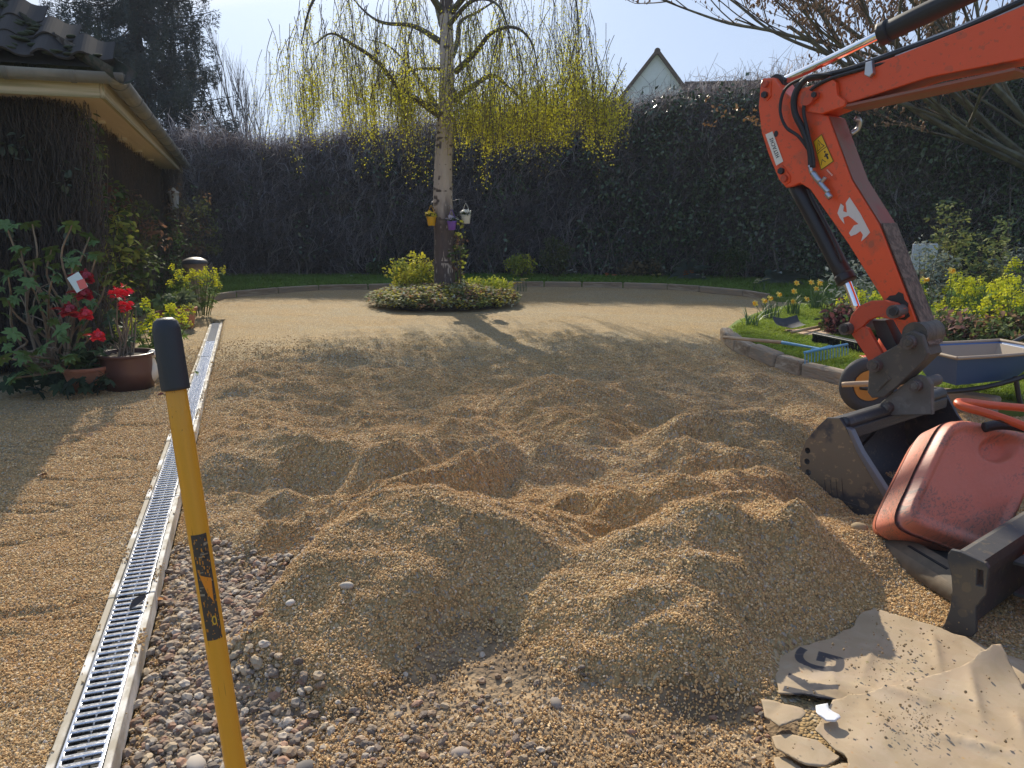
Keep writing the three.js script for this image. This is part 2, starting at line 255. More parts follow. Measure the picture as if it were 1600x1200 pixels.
{ const g = new THREE.PlaneGeometry(700, 700).rotateX(-Math.PI / 2).translate(0, -0.16, 0); const uv = g.attributes.uv; for (let i = 0; i < uv.count; i++) uv.setXY(i, uv.getX(i) * 700, uv.getY(i) * 700); struct('field_ground', g, turfMat); }
function flat(poly, y, up = 0.12) { const s = new THREE.Shape(poly.map(([x, z]) => new THREE.Vector2(x, -z))); const g = new THREE.ExtrudeGeometry(s, { depth: up, bevelEnabled: false, curveSegments: 1 }); g.rotateX(-Math.PI / 2).translate(0, y - up, 0); return g; }
const farEdge = [[150, 500], [285, 480], [345, 467], [420, 459], [500, 454], [590, 452], [700, 449], [800, 448], [930, 449], [1030, 451], [1100, 456], [1170, 463], [1215, 472]];
const farLawn = [...gpoly(farEdge), [6.5, -11.9], [11, -11.5], [12, -20], [-14, -20], [-14, -10.2]];
struct('far_lawn', flat(farLawn, 0.07), turfMat);
const kerbPx = [[1132, 528], [1150, 545], [1180, 559], [1220, 574], [1262, 588], [1300, 598], [1345, 610], [1400, 622], [1470, 634], [1560, 650]];
const rightLawn = [...gpoly(kerbPx), [7.5, -4.4], [10, -6], [10, -11.0], ...gpoly([[1330, 476], [1240, 484], [1190, 496], [1150, 512]])];
struct('right_lawn', flat(rightLawn, 0.09), turfMat);

{ // edging stones along the right lawn, each its own stone
  const t = thing('stone_kerb', 'row of rough weathered edging stones along the small right lawn', 'kerb'), m = [std([1, 1, 1], 0.95, { map: mottled([.26, .19, .12], [.42, .33, .23], 5), bumpMap: grain(12), bumpScale: 0.008 }), std([1, 1, 1], 0.95, { map: mottled([.30, .24, .17], [.38, .27, .17], 7), bumpMap: grain(9), bumpScale: 0.008 })];
  const c = new THREE.CatmullRomCurve3(kerbPx.map(p => G(...p))), r = rng(77), L = c.getLength(); let s = 0, k = 0;
  while (s < L - 0.3) {
    const l = 0.34 + r() * 0.3, a = c.getPointAt(s / L), b = c.getPointAt(Math.min(1, (s + l) / L)); s += l + 0.012;
    const g = new RoundedBoxGeometry(a.distanceTo(b) - 0.006, 0.15, 0.12, 4, 0.028), p = g.attributes.position;
    for (let i = 0; i < p.count; i++) { const n = fbm(p.getX(i) * 9 + k * 7, p.getY(i) * 9 + p.getZ(i) * 7, 3) - 0.5; p.setXYZ(i, p.getX(i), p.getY(i) + n * 0.03, p.getZ(i) + n * 0.035); } g.computeVertexNormals();
    const o = obj('edging_stone', g, m[k++ % 2], t); o.position.copy(a).lerp(b, 0.5).setY(0.045 + r() * 0.012); o.rotation.set((r() - 0.5) * 0.12, Math.atan2(-(b.z - a.z), b.x - a.x), (r() - 0.5) * 0.05);
  }
  const t2 = thing('lawn_edging', 'low pale stone edging curving along the far side of the driveway', 'kerb');
  const c2 = new THREE.CatmullRomCurve3(farEdge.slice(1).map(p => G(...p))), L2 = c2.getLength(); s = 0;
  while (s < L2 - 0.5) { const l = 0.7 + r() * 0.3, a = c2.getPointAt(s / L2), b = c2.getPointAt(Math.min(1, (s + l) / L2)); s += l + 0.015; const o = obj('edging_stone', new RoundedBoxGeometry(a.distanceTo(b) - 0.01, 0.12, 0.1, 2, 0.02), m[k++ % 2], t2); o.position.copy(a).lerp(b, 0.5).setY(0.045); o.rotation.y = Math.atan2(-(b.z - a.z), b.x - a.x); }
}

// ---------------------------------------------------------------- loose stone
function stoneGeo(seed, sq = 0.65) { const g = mergeVertices(new THREE.IcosahedronGeometry(1, 0).deleteAttribute('uv').deleteAttribute('normal')), r = rng(seed), p = g.attributes.position; for (let i = 0; i < p.count; i++) { const k = 0.75 + r() * 0.5; p.setXYZ(i, p.getX(i) * k, p.getY(i) * k * sq, p.getZ(i) * k * 0.85); } return clean(g.toNonIndexed()); }
function roundStone(seed) { const g = mergeVertices(new THREE.IcosahedronGeometry(1, 1).deleteAttribute('uv').deleteAttribute('normal')), p = g.attributes.position, r = rng(seed), a = r() * 9, b = r() * 9; for (let i = 0; i < p.count; i++) { const x = p.getX(i), y = p.getY(i), z = p.getZ(i), k = 0.75 + 0.55 * fbm(x * 1.1 + a, z * 1.1 + y + b, 2); p.setXYZ(i, x * k * 1.15, y * k * 0.66, z * k * 0.85); } if (seed < 34) for (let i = 0; i < p.count; i++) { const q = 0.8 + 0.4 * r(); p.setXYZ(i, p.getX(i) * q, p.getY(i) * q, p.getZ(i) * q); } g.computeVertexNormals(); return clean(seed < 34 ? g.toNonIndexed().deleteAttribute('normal') : g); }
const onDrain = (x, z) => Math.abs(drainSide(x, z)) < 0.082 && (x - DRAIN0.x) * dDir.x + (z - DRAIN0.z) * dDir.z < 8.6;
const gravelMat = std([1, 1, 1], 0.85), pebMat = std([1, 1, 1], 0.8);
{
  const r = rng(11), ms = [[], [], []], cs = [[], [], []], pal = [[.56, .35, .145], [.50, .30, .115], [.64, .465, .25], [.36, .225, .10], [.49, .395, .285], [.62, .365, .12]];
  for (let tries = 0; tries < 1300000; tries++) {
    const z = -1.25 - 7.6 * Math.pow(r(), 1.55), half = -z * 0.70 + 0.45, x = (r() * 2 - 1) * half;
    if (r() > half / 5 + 0.24 || r() < sstep(-5.2, -8.8, z) || r() < sstep(0.3, 1.5, -2.2 - 0.2 * -z + 1.0 - x)) continue;
    if ((onDrain(x, z) && (Math.abs(drainSide(x, z)) < 0.056 || r() > 0.02 + 0.5 * sstep(0.55, 0.75, fbm(x * 7, z * 7, 3)))) || polyIn(dropZone, x, z) || (polyIn(rightLawn, x, z))) continue;
    const d = Math.max(zone(dirtZone, x, z, 0.1), drainSide(x, z) > 0 ? zone(pebbleZone, x, z, 0.1) : 0); if (z > -3.6 && r() < d * (0.70 + 0.28 * sstep(0.4, 0.65, fbm(x * 3 + 8, z * 3, 3)))) continue;
    const s = (0.0025 + 0.0034 * Math.pow(r(), 2.4)) * (1 + 0.04 * Math.max(0, -z - 3.5)), k = tries % 3, onRail = Math.abs(drainSide(x, z)) < 0.082 && (x - DRAIN0.x) * dDir.x + (z - DRAIN0.z) * dDir.z < 8.6, c = pal[Math.floor(r() * r() * 6) % 6], b = 0.72 + r() * 0.5, n = sstep(0.45, 0.68, fbm(x * 0.9 + 4, z * 1.3, 4)) * 0.5;
    ms[k].push(mat4(V(x, onRail ? 0.014 : ground(x, z) + s * 0.35 + (z > -3.6 ? 0.008 * sstep(0.3, 0.75, d) + (d > 0.3 ? (fbm(x * 30, z * 30, 3) + fbm(x * 9, z * 9 + 4, 3) - 1) * 0.012 : 0) : 0), z), r() * 6, r() * 6, r() * 6, V(s * (0.8 + r() * 0.6), s, s)));
    cs[k].push(rgb(c[0] * b * lerp(1, .96, n), c[1] * b * lerp(1, 1.05, n), c[2] * b * lerp(1, 1.2, n)));
  }
  console.log('gravel', ms.map(a => a.length).join());
  for (let k = 0; k < 3; k++) { const o = inst('loose_gravel', stoneGeo(21 + k), gravelMat, ms[k], cs[k]); o.userData.label = 'loose golden gravel spread and heaped over the driveway'; o.userData.category = 'gravel'; }
  // older, bigger pebbles beside the channel and on the bare earth
  const pm = [[], [], []], pc = [[], [], []], pp = [[.24, .16, .095], [.27, .20, .13], [.17, .125, .09], [.33, .25, .155], [.25, .14, .085], [.34, .28, .21], [.15, .115, .085]];
  for (let t = 0; t < 90000; t++) {
    const z = -1.2 - 2.6 * r(), x = -1.6 + 3.0 * r(), pb = drainSide(x, z) > 0.07 ? zone(pebbleZone, x, z, 0.1) : 0, di = zone(dirtZone, x, z, 0.1) * (0.05 + 0.42 * sstep(0.46, 0.66, fbm(x * 4, z * 4 + 3, 3))), w = Math.max(pb, di);
    if (r() > w * 0.75 || onDrain(x, z) || polyIn(dropZone, x, z)) continue;
    const s = (0.0036 + 0.0135 * Math.pow(r(), 4)) * (di > pb ? 0.8 : 1), k = t % 3, c = pp[Math.floor(r() * 7)], b = 0.8 + r() * 0.6;
    pm[k].push(mat4(V(x, ground(x, z) + 0.006 + s * (0.1 + r() * 0.3), z), (r() - 0.5) * 0.9, r() * 6.3, (r() - 0.5) * 0.9, s)); pc[k].push(rgb(c[0] * b, c[1] * b, c[2] * b));
  }
  console.log('pebbles', pm.map(a => a.length).join());
  for (let k = 0; k < 3; k++) { const o = inst('pebble_bed', roundStone(31 + k), pebMat, pm[k], pc[k]); o.userData.label = 'mixed brown and grey pebbles on the bare earth beside the channel'; o.userData.category = 'pebbles'; }
  const big = [[720, 1160, 0.022, [.30, .24, .19]], [474, 1186, 0.026, [.16, .14, .12]], [302, 1168, 0.03, [.42, .36, .29]], [545, 980, 0.018, [.42, .36, .28]], [457, 993, 0.014, [.5, .44, .36]], [868, 1085, 0.02, [.24, .2, .16]], [1340, 850, 0.03, [.3, .22, .12]]];
  const words = ['rounded brown stone on the bare earth at bottom centre', 'dark blocky stone at the bottom edge right of the yellow shaft', 'pale flat stone between the channel and the yellow shaft', 'pale stone high on the front slope of the left heap', 'small white stone on the left shoulder of the left heap', 'dull stone among broken earth at the lower centre', 'ochre lump of stone in front of the digging bucket'];
  big.forEach(([px, py, s, c], i) => { const p = G(px, py, 0.02); const o = obj('loose_stone', roundStone(60 + i), std(c, 0.9, { bumpMap: grain(8), bumpScale: 0.004 })); o.scale.setScalar(s); o.position.set(p.x, ground(p.x, p.z) + s * 0.3, p.z); o.rotation.y = i; tag(o, words[i], 'stone', 'larger loose stones'); });
}

// ---------------------------------------------------------------- drainage channel
{
  const t = thing('drainage_channel', 'long narrow slotted metal drainage channel with pale edges let into the gravel', 'drain', [DRAIN0.x, 0, DRAIN0.z], Math.atan2(-dDir.x, -dDir.z));   // local -z runs along it
  const conc = std([1, 1, 1], 0.9, { map: mottled([.40, .35, .26], [.74, .71, .64], 6, 256, 6) }), steel = std([.60, .62, .66], 0.42, { metalness: 0.75, roughnessMap: grain(16) });
  const dusty = std([1, 1, 1], 0.85, { map: mottled([.5, .46, .38], [.62, .62, .62], 14) }), dark = std([.05, .05, .05], 0.9);
  const barG = new RoundedBoxGeometry(0.092, 0.007, 0.017, 2, 0.003), rimG = s => box(0.010, 0.008, 0.985, s * 0.047, -0.001, -0.5, 0.002);
  const railG = s => { const g = new RoundedBoxGeometry(0.019, 0.075, 0.992, 3, 0.004), p = g.attributes.position; for (let i = 0; i < p.count; i++) { const q = (fbm(p.getZ(i) * 14 + s * 3, p.getX(i) * 30, 3) - 0.5) * 0.008; p.setX(i, p.getX(i) + q); } g.computeVertexNormals(); const uv = g.attributes.uv; for (let i = 0; i < p.count; i++) uv.setXY(i, p.getZ(i) * 2.0, (p.getX(i) + p.getY(i)) * 3 + s * 0.3); return g.translate(s * 0.064, -0.033, -0.5); };
  const spine = box(0.005, 0.003, 0.985, 0, -0.008, -0.5), r = rng(3);
  obj('trough', [box(0.11, 0.006, 10.2, 0, -0.086, -4.1), box(0.006, 0.06, 10.2, 0.053, -0.056, -4.1), box(0.006, 0.06, 10.2, -0.053, -0.056, -4.1)], dark, t);
  for (let k = -1; k < 9; k++) {
    const z0 = -k * 1.0 + 0.12, end = k === 8 ? 0.55 : 1;
    for (const s of [-1, 1]) { const e = obj('edge_rail', railG(s), conc, t); e.position.set((r() - 0.5) * 0.002, 0.006 + r() * 0.003, z0); e.scale.z = end; }
    const gr = obj('grate', merge([rimG(-1), rimG(1), spine]), k > 6 ? dusty : steel, t); gr.position.set(0, 0.006 + (r() - 0.5) * 0.003, z0); gr.scale.z = end;
    const n = k > 6 ? 27 : 29; for (let i = 0; i < n; i++) { const b = obj('bar', barG, k > 6 ? dusty : steel, gr); b.position.set(0, 0.0015, -0.02 - i * 0.96 / (n - 1)); b.rotation.x = -0.1; }
  }
}

// ---------------------------------------------------------------- yellow shaft standing in the foreground
{
  const top = D(257, 497, 1.16), bot = D(368, 1200, 1.09), dir = bot.clone().sub(top).normalize(), base = top.clone().addScaledVector(dir, (top.y + 0.05) / -dir.y);
  const t = thing('shovel_shaft', 'yellow shaft with black rubber grip standing upright in the gravel', 'tool shaft', [base.x, 0, base.z]);
  const L = top.distanceTo(base), q = new THREE.Quaternion().setFromUnitVectors(V(0, 1, 0), dir.clone().negate());
  const paint = std([1, 1, 1], 0.42, { map: dataTex(512, (u, v) => { const s = tnoise(u, v, 48, 2) > 0.84 ? 0.5 : 1, st = tnoise(u, v * 0.25, 24, 3); const k = s * lerp(0.94, 1.05, st); return [toS(.66 * k), toS(.30 * k), toS(.012 * k)]; }, true), bumpMap: grain(30), bumpScale: 0.0006 });
  const put = o => { o.quaternion.copy(q); o.position.set(0, base.y, 0); return o; };
  const lat = (pts, n = 28) => new THREE.LatheGeometry(pts.map(p => new THREE.Vector2(...p)), n);
  put(obj('shaft', lat([[0.0001, 0], [0.0165, 0], [0.0165, L - 0.19], [0.0155, L - 0.1], [0.0001, L - 0.1]]), paint, t));
  put(obj('grip', lat([[0.0163, L - 0.112], [0.0206, L - 0.112], [0.0212, L - 0.108], [0.0208, L - 0.06], [0.0205, L - 0.018], [0.018, L - 0.006], [0.011, L], [0.0001, L + 0.001]]), std([.022, .023, .028], 0.55, { bumpMap: grain(20), bumpScale: 0.0008 }), t));
  const cv = document.createElement('canvas'); cv.width = 128; cv.height = 512; const x = cv.getContext('2d'); x.fillStyle = '#3c342e'; x.fillRect(0, 0, 128, 512); const r = rng(9);
  for (let i = 0; i < 34; i++) { x.fillStyle = r() < 0.5 ? '#8b7d68' : '#241f1c'; x.fillRect(r() * 110, r() * 300, 6 + r() * 40, 3 + r() * 8); }
  x.fillStyle = '#d8810f'; x.beginPath(); x.moveTo(20, 190); x.lineTo(110, 215); x.lineTo(100, 330); x.lineTo(60, 280); x.fill(); x.fillStyle = '#c9a12a'; x.font = 'bold 60px sans-serif'; x.fillText('O', 60, 440);
  for (let i = 0; i < 90; i++) { x.fillStyle = '#b9770f'; x.fillRect(r() * 128, r() * 512, 2 + r() * 9, 2 + r() * 16); }
  const tx = new THREE.CanvasTexture(cv); tx.colorSpace = THREE.SRGBColorSpace;
  const sl = D(312, 832, 1.125).distanceTo(top), el = D(343, 995, 1.107).distanceTo(top), st = new THREE.CylinderGeometry(0.0169, 0.0169, el - sl, 20, 1, true, -0.35, 1.5).translate(0, L - (sl + el) / 2, 0);
  put(obj('worn_label', st, std([1, 1, 1], 0.6, { map: tx }), t));
}

// ---------------------------------------------------------------- bungalow on the left
const CORN = V(-3.26, 2.43, -6.4), e2 = V(-0.342, 0, -0.940), e1 = V(-0.940, 0, 0.342);     // eaves corner; along the long side; along the near side
{
  // local frame of the house: origin under the eaves corner, +x = e1 (left along the near eave), +z = -e2 (towards the camera along the long eave)
  const t = thing('bungalow', 'low bungalow with mossy tiled hip roof, grey gutter and cream eaves', 'house', [CORN.x, 0, CORN.z]);
  t.setRotationFromMatrix(new THREE.Matrix4().makeBasis(e1.clone().negate(), V(0, 1, 0), e2.clone().negate()));
  // local: x to the right (outwards from the long side), z towards camera; house body lies in x<0, z<0
  const EH = 2.43, LONG = 10.6, NEAR = 6;
  const cream = std([1, 1, 1], 0.7, { map: mottled([.30, .26, .13], [.60, .52, .36], 5, 256, 6) }), soff = std([1, 1, 1], 0.75, { map: mottled([.55, .44, .30], [.68, .57, .42], 3) });
  const wallM = std([1, 1, 1], 0.95, { map: mottled([.22, .165, .10], [.34, .26, .16], 14), bumpMap: grain(24), bumpScale: 0.006 });
  const gut = std([1, 1, 1], 0.5, { map: mottled([.17, .17, .155], [.25, .245, .22], 6) });
  const wallG = [box(0.25, 2.3, LONG - 1.1, -0.60, 1.15, -0.55 - (LONG - 1.1) / 2), box(NEAR, 2.3, 0.25, -0.72 - NEAR / 2, 1.15, -0.60)];
  wallG.forEach(g => { const p = g.attributes.position, u = g.attributes.uv, n = g.attributes.normal; for (let i = 0; i < p.count; i++) Math.abs(n.getX(i)) > 0.5 ? u.setXY(i, p.getZ(i), p.getY(i)) : u.setXY(i, p.getX(i), p.getY(i)); });
  obj('wall', wallG, wallM, t);
  obj('corner_pier', [box(0.55, 2.31, 0.5, -0.62, 1.155, -LONG + 0.95)], std([1, 1, 1], 0.95, { map: mottled([.17, .12, .075], [.30, .22, .13], 10), bumpMap: grain(16), bumpScale: 0.01 }), t);
  const so = obj('soffit', [box(0.50, 0.02, LONG, -0.29, EH - 0.16, -LONG / 2 - 0.02), box(NEAR, 0.02, 0.56, -0.545 - NEAR / 2, EH - 0.16, -0.30)], soff, t);
  for (const z of [-1.7, -3.4, -5.1, -6.8]) { obj('downlight', new THREE.CylinderGeometry(0.06, 0.065, 0.025, 20).translate(-0.3, EH - 0.181, z), std([.75, .70, .6], 0.4), so); }
  const fa = obj('fascia', [box(0.03, 0.2, LONG, -0.025, EH - 0.085, -LONG / 2 - 0.02), box(NEAR, 0.2, 0.03, -NEAR / 2 - 0.042, EH - 0.085, -0.025)], cream, t);
  // half-round gutter, with brackets and joint collars
  const half = (len) => { const s = new THREE.Shape(), R = 0.078, r0 = 0.071; s.absarc(0, 0, R, Math.PI, 2 * Math.PI, false); s.lineTo(r0, 0); s.absarc(0, 0, r0, 2 * Math.PI, Math.PI, true); s.lineTo(-R, 0); return new THREE.ExtrudeGeometry(s, { depth: len, bevelEnabled: false, curveSegments: 16 }); };
  const g1 = half(LONG + 0.13).translate(0.08, EH - 0.01, -LONG - 0.03), g2 = half(NEAR + 0.12).rotateY(Math.PI / 2).rotateY(Math.PI).translate(0.155, EH - 0.01, 0.08);
  const gu = obj('gutter', [g1, g2], gut, t);
  const ring = () => { const s = new THREE.Shape(); s.absarc(0, 0, 0.085, Math.PI, 2 * Math.PI, false); s.lineTo(0.0785, 0); s.absarc(0, 0, 0.0785, 2 * Math.PI, Math.PI, true); return new THREE.ExtrudeGeometry(s, { depth: 0.035, bevelEnabled: false, curveSegments: 14 }); };
  const brG = ring();
  for (let k = 0; k < 11; k++) { const b = obj('gutter_bracket', brG, gut, gu); b.position.set(0.08, EH - 0.01, -0.25 - k * 1.0); }
  for (let k = 0; k < 3; k++) { const b = obj('gutter_bracket', brG, gut, gu); b.rotation.y = Math.PI / 2; b.position.set(-0.22 - k * 0.45, EH - 0.01, 0.08); }
  obj('gutter_corner', new THREE.SphereGeometry(0.085, 18, 12, 0, Math.PI * 2, Math.PI / 2, Math.PI / 2).translate(0.08, EH - 0.012, 0.08), gut, gu);
  // roof: deck plus separate curved tiles on the near slope
  const PT = 35 * Math.PI / 180, roof = new THREE.BufferGeometry(), RW = 5.5, RH = EH + 0.05 + RW / 2 * Math.tan(PT), o = 0.02;
  const A = [o, EH + 0.04, o], B = [-RW, EH + 0.04, o], Cc = [-RW / 2, RH, -RW / 2], Dd = [-RW / 2, RH, -LONG + RW / 2], E = [o, EH + 0.04, -LONG], F = [-RW, EH + 0.04, -LONG];
  roof.setAttribute('position', new THREE.Float32BufferAttribute([A, Cc, B, A, E, Dd, A, Dd, Cc, E, F, Dd, F, B, Cc, F, Cc, Dd].flat(), 3)); roof.computeVertexNormals();
  const tileM = [std([1, 1, 1], 0.95, { map: mottled([.035, .030, .026], [.085, .062, .046], 8), bumpMap: grain(14), bumpScale: 0.006 }), std([1, 1, 1], 0.95, { map: mottled([.04, .05, .028], [.10, .08, .06], 9), bumpMap: grain(11), bumpScale: 0.008 }), std([1, 1, 1], 0.95, { map: mottled([.07, .05, .038], [.20, .175, .15], 9), bumpMap: grain(14), bumpScale: 0.006 })];
  const ro = obj('roof', roof, tileM[0], t);
  const tileGeo = (() => { const P = [], I = [], n = 14; for (let layer = 0; layer < 2; layer++) for (let j = 0; j < 2; j++) for (let i = 0; i <= n; i++) { const u = i / n, y = 0.045 * (u < 0.55 ? Math.sin(Math.PI * u / 0.55) : -0.35 * Math.sin(Math.PI * (u - 0.55) / 0.45)) + (layer ? 0 : -0.016); P.push((u - 0.5) * 0.3, y + (j ? 0 : 0.022), j ? -0.36 : 0); } const st = n + 1; for (let i = 0; i < n; i++) { const a = i, b = i + st, c = i + 2 * st, d = i + 3 * st; I.push(a, a + 1, b, b, a + 1, b + 1, c, d, c + 1, c + 1, d, d + 1, a, c, a + 1, a + 1, c, c + 1); } const g = new THREE.BufferGeometry(); g.setAttribute('position', new THREE.Float32BufferAttribute(P, 3)); g.setIndex(I); return clean(g); })();
  const r = rng(8);
  for (let row = 0; row < 6; row++) for (let k = 0; k < 9; k++) {
    const d = row * 0.30, x = -0.06 - k * 0.27; if (-x < d * Math.cos(PT) - 0.05) continue;
    const m = obj('roof_tile', tileGeo, tileM[Math.floor(r() * r() * 3)], ro); m.position.set(x + (r() - 0.5) * 0.012, EH + 0.05 + d * Math.sin(PT) + 0.035, 0.075 - d * Math.cos(PT)); m.rotation.set(PT + (r() - 0.5) * 0.04, (r() - 0.5) * 0.03, (r() - 0.5) * 0.03);
  }
  const hipGeo = (() => { const g = new THREE.CylinderGeometry(0.13, 0.11, 0.42, 12, 1, true, -Math.PI / 2, Math.PI); return g.rotateX(Math.PI / 2); })();
  const hipDir = V(-1, Math.tan(PT), -1).normalize();
  for (let k = 0; k < 8; k++) { const m = obj('hip_tile', hipGeo, tileM[k % 3 === 1 ? 2 : 1], ro); m.quaternion.setFromRotationMatrix(new THREE.Matrix4().lookAt(V(0, 0, 0), hipDir.clone().negate(), V(0, 1, 0))); m.position.set(0.05, EH + 0.1, 0.05).addScaledVector(hipDir, k * 0.35); m.rotation.z += (r() - 0.5) * 0.05; }
  // moss cushions on the tiles
  const mm = []; for (let i = 0; i < 520; i++) { const d = r() * 1.7, x = -d * Math.cos(PT) * r() - r() * 1.6, zz = 0.05 - d * Math.cos(PT); mm.push(mat4(V(x - d * 0.7, EH + 0.12 + d * Math.sin(PT), zz), 0, r() * 6, 0, V(0.03 + r() * 0.035, 0.015 + r() * 0.018, 0.03 + r() * 0.03))); }
  inst('roof_moss', roundStone(91), std([.035, .042, .018], 1), mm, null, ro);
}
// vines over the near wall and the pier
const e1l = e1, inward = e2;
function wallPoint(a, h, out = 0) { return V(CORN.x, 0, CORN.z).addScaledVector(e1, a).addScaledVector(e2, 0.47 - out).setY(h); }
{
  const t = thing('wall_creeper', 'dense dark leafless creeper covering the bungalow\'s near corner wall', 'climbing plant', [wallPoint(1, 0).x, 0, wallPoint(1, 0).z]);
  const o = t.position, r = rng(41), ms = [[], []], lv = [];
  const yaw = Math.atan2(e1.z, -e1.x);
  for (let i = 0; i < 620; i++) { const a = 0.35 + r() * 2.6, h = r() * 1.98, p = wallPoint(a, h, r() * 0.2).sub(o); ms[i % 2].push(mat4(p, 0, yaw + (r() - 0.5) * 0.3, (r() - 0.5) * 0.4, V(0.8 + r() * 0.4, 1 + r() * 0.8, 0.7))); }
  for (let i = 0; i < 700; i++) { const d = r() * 8.2, p = V(CORN.x, 0, CORN.z).addScaledVector(e1, 0.5 - r() * 0.14).addScaledVector(e2, 0.5 + d).setY(Math.pow(r(), 0.7) * 2.0).sub(o); ms[i % 2].push(mat4(p, 0, yaw + 1.5, (r() - 0.5) * 0.4, V(0.8, 1.3, 0.7))); }
  const brown = std([.10, .078, .058], 0.95), grey = std([.075, .066, .055], 0.95);
  inst('hanging_stems', twigs(46, 0.24, 0.0042, 51, 2.4, 0.28), brown, ms[0], null, t); inst('hanging_stems', twigs(46, 0.24, 0.005, 52, 1.8, 0.4), grey, ms[1], null, t);
  for (let i = 0; i < 70; i++) { const p = wallPoint(0.3 + r() * 2.6, r() * 1.9, 0.2 + r() * 0.1).sub(o); lv.push(mat4(p, 0, r() * 6, 0, 0.8 + r() * 0.5)); }
  inst('leaves', clump(10, 0.09, s => leaf(0.05 * s, 0.03 * s), 53), leafMat([.05, .075, .035]), lv, null, t);
}
{
  const c = V(CORN.x, 0, CORN.z).addScaledVector(e1, 0.62).addScaledVector(e2, 9.6), t = thing('pier_creeper', 'brown creeper wrapped round the far brick pier of the bungalow', 'climbing plant', [c.x, 0, c.z]), r = rng(43), ms = [];
  for (let i = 0; i < 190; i++) { const a = r() * 6.28, q = 0.42 + r() * 0.1; ms.push(mat4(V(Math.cos(a) * q, r() * 2.0, Math.sin(a) * q), 0, a, (r() - 0.5) * 0.4, V(0.9, 1.3, 0.7))); }
  inst('stems', twigs(30, 0.26, 0.006, 54, 1.6, 0.4), std([.12, .088, .058], 0.95), ms, null, t);
}

